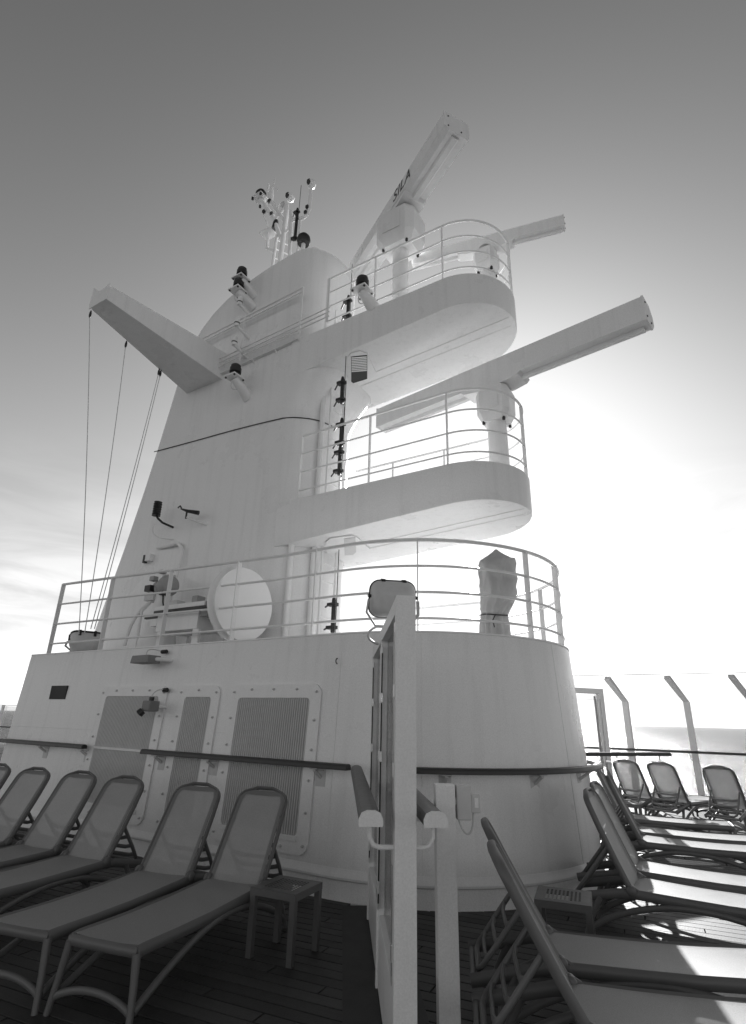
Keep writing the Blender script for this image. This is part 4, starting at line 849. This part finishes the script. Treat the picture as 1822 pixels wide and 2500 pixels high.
    def hem(f0, f1, n=14):
        A = [f0(i/n) for i in range(n+1)]; Bp = [f1(i/n) for i in range(n+1)]; return MB().loft([A, Bp], cap0=False, cap1=False, closed=False)
    hm = MB()
    for s in (-1, 1):
        A = [B(s*bw(BL*t*0.985), (BL-0.025)*t, 0.0145) for t in [i/16 for i in range(17)]]; C2 = [B(s*(bw(BL*t*0.985)-inn), min((BL-0.025)*t, BL-0.06), 0.0105) for t in [i/16 for i in range(17)]]
        hm.loft([A, C2], cap0=False, cap1=False, closed=False)
    hm.loft([[B(x*(W-0.06), BL-0.026, 0.0135-0.010*(1-x*x)) for x in (-1, -0.5, 0, 0.5, 1)], [B(x*(W-0.06), BL-0.07, 0.0135-0.010*(1-x*x)) for x in (-1, -0.5, 0, 0.5, 1)]], cap0=False, cap1=False, closed=False)
    build('hem', hm, SLINGH, root, smooth=60)
    # hinges
    for s in (-1, 1):
        m = MB().lathe([(0.036, -0.03), (0.042, -0.02), (0.042, 0.02), (0.036, 0.03)], (s*W, 0.0, SZ+0.018), (1, 0, 0), 12); m.tube([(s*W, -0.07, SZ+0.012), (s*W, 0.0, SZ+0.05), (s*W, 0.06, SZ+0.02)], 0.015, 6); build('hinge', m, PLASTIC, root, smooth=60)
    # prop behind the back: a hoop with slats
    pt = B(0, BL*0.42, -0.03); pb = Vector((0, 0.47, SZ-0.07))
    def PP(x, t): return Vector((x, pt.y+(pb.y-pt.y)*t, pt.z+(pb.z-pt.z)*t))
    m = MB().tube([PP(-W+0.035, 0), PP(-W+0.04, 0.6), PP(-W+0.055, 0.92), PP(-W+0.10, 1.0), PP(W-0.10, 1.0), PP(W-0.055, 0.92), PP(W-0.04, 0.6), PP(W-0.035, 0)], 0.017, 8)
    pr_ = build('prop', m, PLASTIC, root, smooth=60)
    for t in (0.3, 0.55, 0.78):
        sl_ = MB().tube([PP(-W+0.04, t), PP(-W*0.5, t+0.06), PP(W*0.5, t+0.06), PP(W-0.04, t)], 0.012, 6, flat=1.6); build('slat', sl_, PLASTIC, pr_, smooth=60)
    return root
def place(root, hinge, head_deg, label):
    root.location = (hinge[0], hinge[1], 0); root.rotation_euler = (0, 0, R(head_deg)); root['label'] = label
proto = make_lounger(60, 0.785); proto2 = make_lounger(66, 0.80)
used = [False, False]
def lounger(hinge, head, label, steep=False):
    k = 1 if steep else 0; p = (proto, proto2)[k]
    o = copy_tree(p) if used[k] else p; used[k] = True
    place(o, hinge, head, label); return o
def rh(px, py, head):                                   # right hinge pixel -> hinge centre
    p = onz(px, py, 0.395); d = Vector((math.cos(R(head)), math.sin(R(head)), 0)); return p - d*0.300
Lp = lambda x, y: (x/1.8356, 1850+y/1.8356)
lounger(rh(*Lp(1195, 575), 12.5), 12.5, 'grey mesh sun lounger nearest the camera on the left, beside the side table')
lounger(rh(*Lp(868, 535), 13.5), 13.5, 'grey mesh sun lounger second from the left side table')
lounger(rh(*Lp(490, 465), 10), 10, 'grey mesh sun lounger third from the left side table')
lounger(rh(*Lp(265, 415), 9), 9, 'grey mesh sun lounger fourth from the left side table')
lounger(rh(*Lp(45, 380), 9), 9, 'grey mesh sun lounger fifth from the left side table')
b6 = rh(*Lp(45, 380), 9); lounger((b6.x-0.80, b6.y-0.04), 9, 'grey mesh sun lounger at the left picture edge, only its backrest top showing')
lounger((-1.25, 4.17), 114, 'sun lounger left of the right group, second from the bottom edge, back seen edge-on')
lounger((-0.93, 3.46), 114, 'sun lounger nearest the camera on the right, cut by the bottom edge')
lounger((-1.06, 6.10), 92, 'half-sunlit sun lounger just behind the right side table', True)
lounger((-1.16, 6.84), 92, 'half-sunlit sun lounger second behind the right side table', True)
lounger((-1.33, 8.42), 99, 'sunlit sun lounger third behind the right side table', True)
lounger((-1.47, 9.12), 99, 'sunlit sun lounger fourth behind the right side table', True)
lounger((-1.85, 10.25), 99, 'sunlit sun lounger farthest of those facing right', True)
lounger((-2.00, 13.0), 160, 'backlit sun lounger by the windscreen, leftmost of three upright backs')
lounger((-1.36, 12.82), 160, 'backlit sun lounger by the windscreen, middle of three upright backs')
lounger((-0.45, 12.6), 164, 'backlit sun lounger by the windscreen, rightmost of three upright backs')
# ------------------------------------------------------------------ side tables with a perforated top
def make_table():
    r = thing('side_table', 'x', 'side table', (0, 0, 0), 'perforated side tables'); S = 0.205; H = 0.455
    fr = MB().ring([Vector((x, y, H-0.05)) for x, y in ((-S, -S), (S, -S), (S, S), (-S, S))], [Vector((x, y, H-0.05)) for x, y in ((-S+0.006, -S+0.006), (S-0.006, -S+0.006), (S-0.006, S-0.006), (-S+0.006, S-0.006))], (0, 0, 0.049))
    build('apron', fr, TABLE, r, smooth=0)
    # perforated sheet: a grid of cells with round holes left open
    top = MB(); nh = 9; c0 = 0.135; st_ = 2*c0/nh
    k8 = 8
    for i in range(nh):
        for j in range(nh):
            cx, cy = -c0+st_*(i+0.5), -c0+st_*(j+0.5); h = st_/2
            sqp = [(cx+h*x, cy+h*y) for x, y in ((1, 0), (1, 1), (0, 1), (-1, 1), (-1, 0), (-1, -1), (0, -1), (1, -1))]
            rr2 = st_*0.33
            cir = [(cx+rr2*math.cos(R(45*t)), cy+rr2*math.sin(R(45*t))) for t in range(8)]
            vs = [(x, y, H) for x, y in sqp]+[(x, y, H) for x, y in cir]
            top.add(vs, [(t, (t+1) % 8, 8+(t+1) % 8, 8+t) for t in range(8)])
    for a in ((-S, -S, S, -c0), (-S, c0, S, S), (-S, -c0, -c0, c0), (c0, -c0, S, c0)):
        top.add([(a[0], a[1], H), (a[2], a[1], H), (a[2], a[3], H), (a[0], a[3], H)], [(0, 1, 2, 3)])
    build('perforated_top', top, TABLE, r, smooth=0)
    for x, y in ((-1, -1), (1, -1), (1, 1), (-1, 1)): build('leg', MB().box((x*(S-0.024), y*(S-0.024), (H-0.012)/2), (0.046, 0.046, H-0.012)), TABLE, r, smooth=0, bevel=0.003)
    return r
tbl = make_table()
def table(x, y, rz, label, first=False):
    o = tbl if first else copy_tree(tbl); o.location = (x, y, 0); o.rotation_euler = (0, 0, R(rz)); o['label'] = label
table(-3.30, 4.03, 7, 'small perforated metal side table by the nearest left lounger', True)
table(-1.42, 5.10, 12, 'small perforated metal side table between the right loungers, in front of the moulding')
table(-1.98, 11.45, 20, 'sunlit small side table beyond the right loungers')
table(-2.72, 14.0, 20, 'far small side table by the windscreen, left of the upright backs')

# ------------------------------------------------------------------ far windscreen with bent posts
WY = 15.6
ws = thing('glass_windscreen', 'tall glass windscreen with bent white posts along the far deck edge', 'windscreen', (-2, WY, 0))
def screen_post(x, name='post'):
    w = 0.13; d = 0.20
    pts = [(0.0, 0.0, 0.0), (0.0, 0.02, 2.25), (-0.30, -0.30, 2.80)]                          # inward bend towards the deck
    loops = []
    for (xx, yy, z), dd in zip(pts, ((0, 1), (0, 1), (-0.45, 0.89))):
        nx = Vector((0, dd[1], -dd[0]))
        loops.append([Vector((x+xx+sx_*w/2, WY+yy, z))+nx*(k*d/2) for sx_, k in ((-1, -1), (1, -1), (1, 1), (-1, 1))])
    return build(name, MB().loft(loops), GALV, ws, smooth=0, bevel=0.008)  # posts are white; the grey material carries their backlit shade
SP = 1.30
for i in range(-3, 5): screen_post(-1.09+SP*i - (0.04 if i < 0 else 0))
for i in range(-3, 4):
    x0, x1 = -1.09+SP*i, -1.09+SP*(i+1)
    build('pane', MB().loft([[(x0+0.07, WY+0.09, 0.15), (x1-0.07, WY+0.09, 0.15), (x1-0.07, WY+0.11, 2.27), (x0+0.07, WY+0.11, 2.27)], [(x0+0.07, WY+0.102, 0.15), (x1-0.07, WY+0.102, 0.15), (x1-0.07, WY+0.122, 2.27), (x0+0.07, WY+0.122, 2.27)]]), GLASS, ws, smooth=0)
    build('upper_pane', MB().loft([[(x0+0.07, WY+0.12, 2.29), (x1-0.07, WY+0.12, 2.29), (x1-0.37, WY-0.21, 2.86), (x0-0.23, WY-0.21, 2.86)], [(x0+0.07, WY+0.13, 2.30), (x1-0.07, WY+0.13, 2.30), (x1-0.37, WY-0.20, 2.87), (x0-0.23, WY-0.20, 2.87)]]), GLASS, ws, smooth=0)
build('top_edge', MB().tube([(-5.5, WY-0.22, 2.875), (3.8, WY-0.22, 2.875)], 0.008, 6), ALU, ws)
build('kerb', MB().box((-9, WY+0.08, 0.07), (31, 0.3, 0.16)), WHITE2, ws, smooth=0)
hr = thing('handrail', 'dark handrail along the far glass windscreen', 'handrail', (-1, WY-0.3, 1.1), 'dark wooden handrails around the deck')
build('rail', d_rail(MB(), [Vector((x, WY-0.26, 1.17)) for x in (-24, -5.2, -1, 3.8)], 0.08, 0.055), VARNISH, hr)
for i in range(-3, 5): build('bracket', MB().tube([(-1.09+SP*i-0.08, WY-0.26, 1.15), (-1.09+SP*i-0.08, WY-0.26, 1.02), (-1.09+SP*i-0.08, WY-0.05, 1.02)], 0.012, 6), WHITE2, hr)
# short rail of the far gate
p = Vector((GP.x, 2*CY-GP.y, 0)); hr2 = thing('handrail', 'short dark handrail stub beside the far glass gate screen', 'handrail', p+Vector((-0.8, -1.1, 1.0)), 'dark wooden handrails around the deck')
GU2 = Vector((GU.x, -GU.y, 0)); a = p - GU2*2.4 + Vector((0.25, -0.1, HZ)); b = p + GU2*0.15 + Vector((0.25, -0.1, HZ))
build('rail', d_rail(MB(), [a, (a+b)/2, b], 0.10, 0.065), VARNISH, hr2)
for t in (0.15, 0.5, 0.9): q_ = a+(b-a)*t; build('bracket', MB().tube([q_+Vector((0, 0, -0.03)), q_+Vector((0, 0, -0.13)), q_+Vector((-0.2, 0.1, -0.13))], 0.012, 6), WHITE2, hr2)
# low glass fence far aft on the left
lf = thing('glass_fence', 'low glass fence with grey posts at the far left deck edge', 'fence', (-27, WY, 0))
for i in range(14):
    x = -34+i*1.6
    build('post', MB().beam((x, WY, 0), (x-0.02, WY, 1.95), 0.14, 0.10, Vector((0, 1, 0))), WHITE2, lf, smooth=0)
    build('pane', MB().box((x+0.8, WY+0.05, 1.05), (1.44, 0.012, 1.7)), GLASS, lf, smooth=0)
build('top_edge', MB().box((-23.6, WY+0.05, 1.95), (22, 0.05, 0.03)), ALU, lf, smooth=0)
build('lower_rail', MB().tube([(-34, WY-0.2, 0.92), (-12, WY-0.2, 0.92)], 0.03, 8), BLACK, lf)
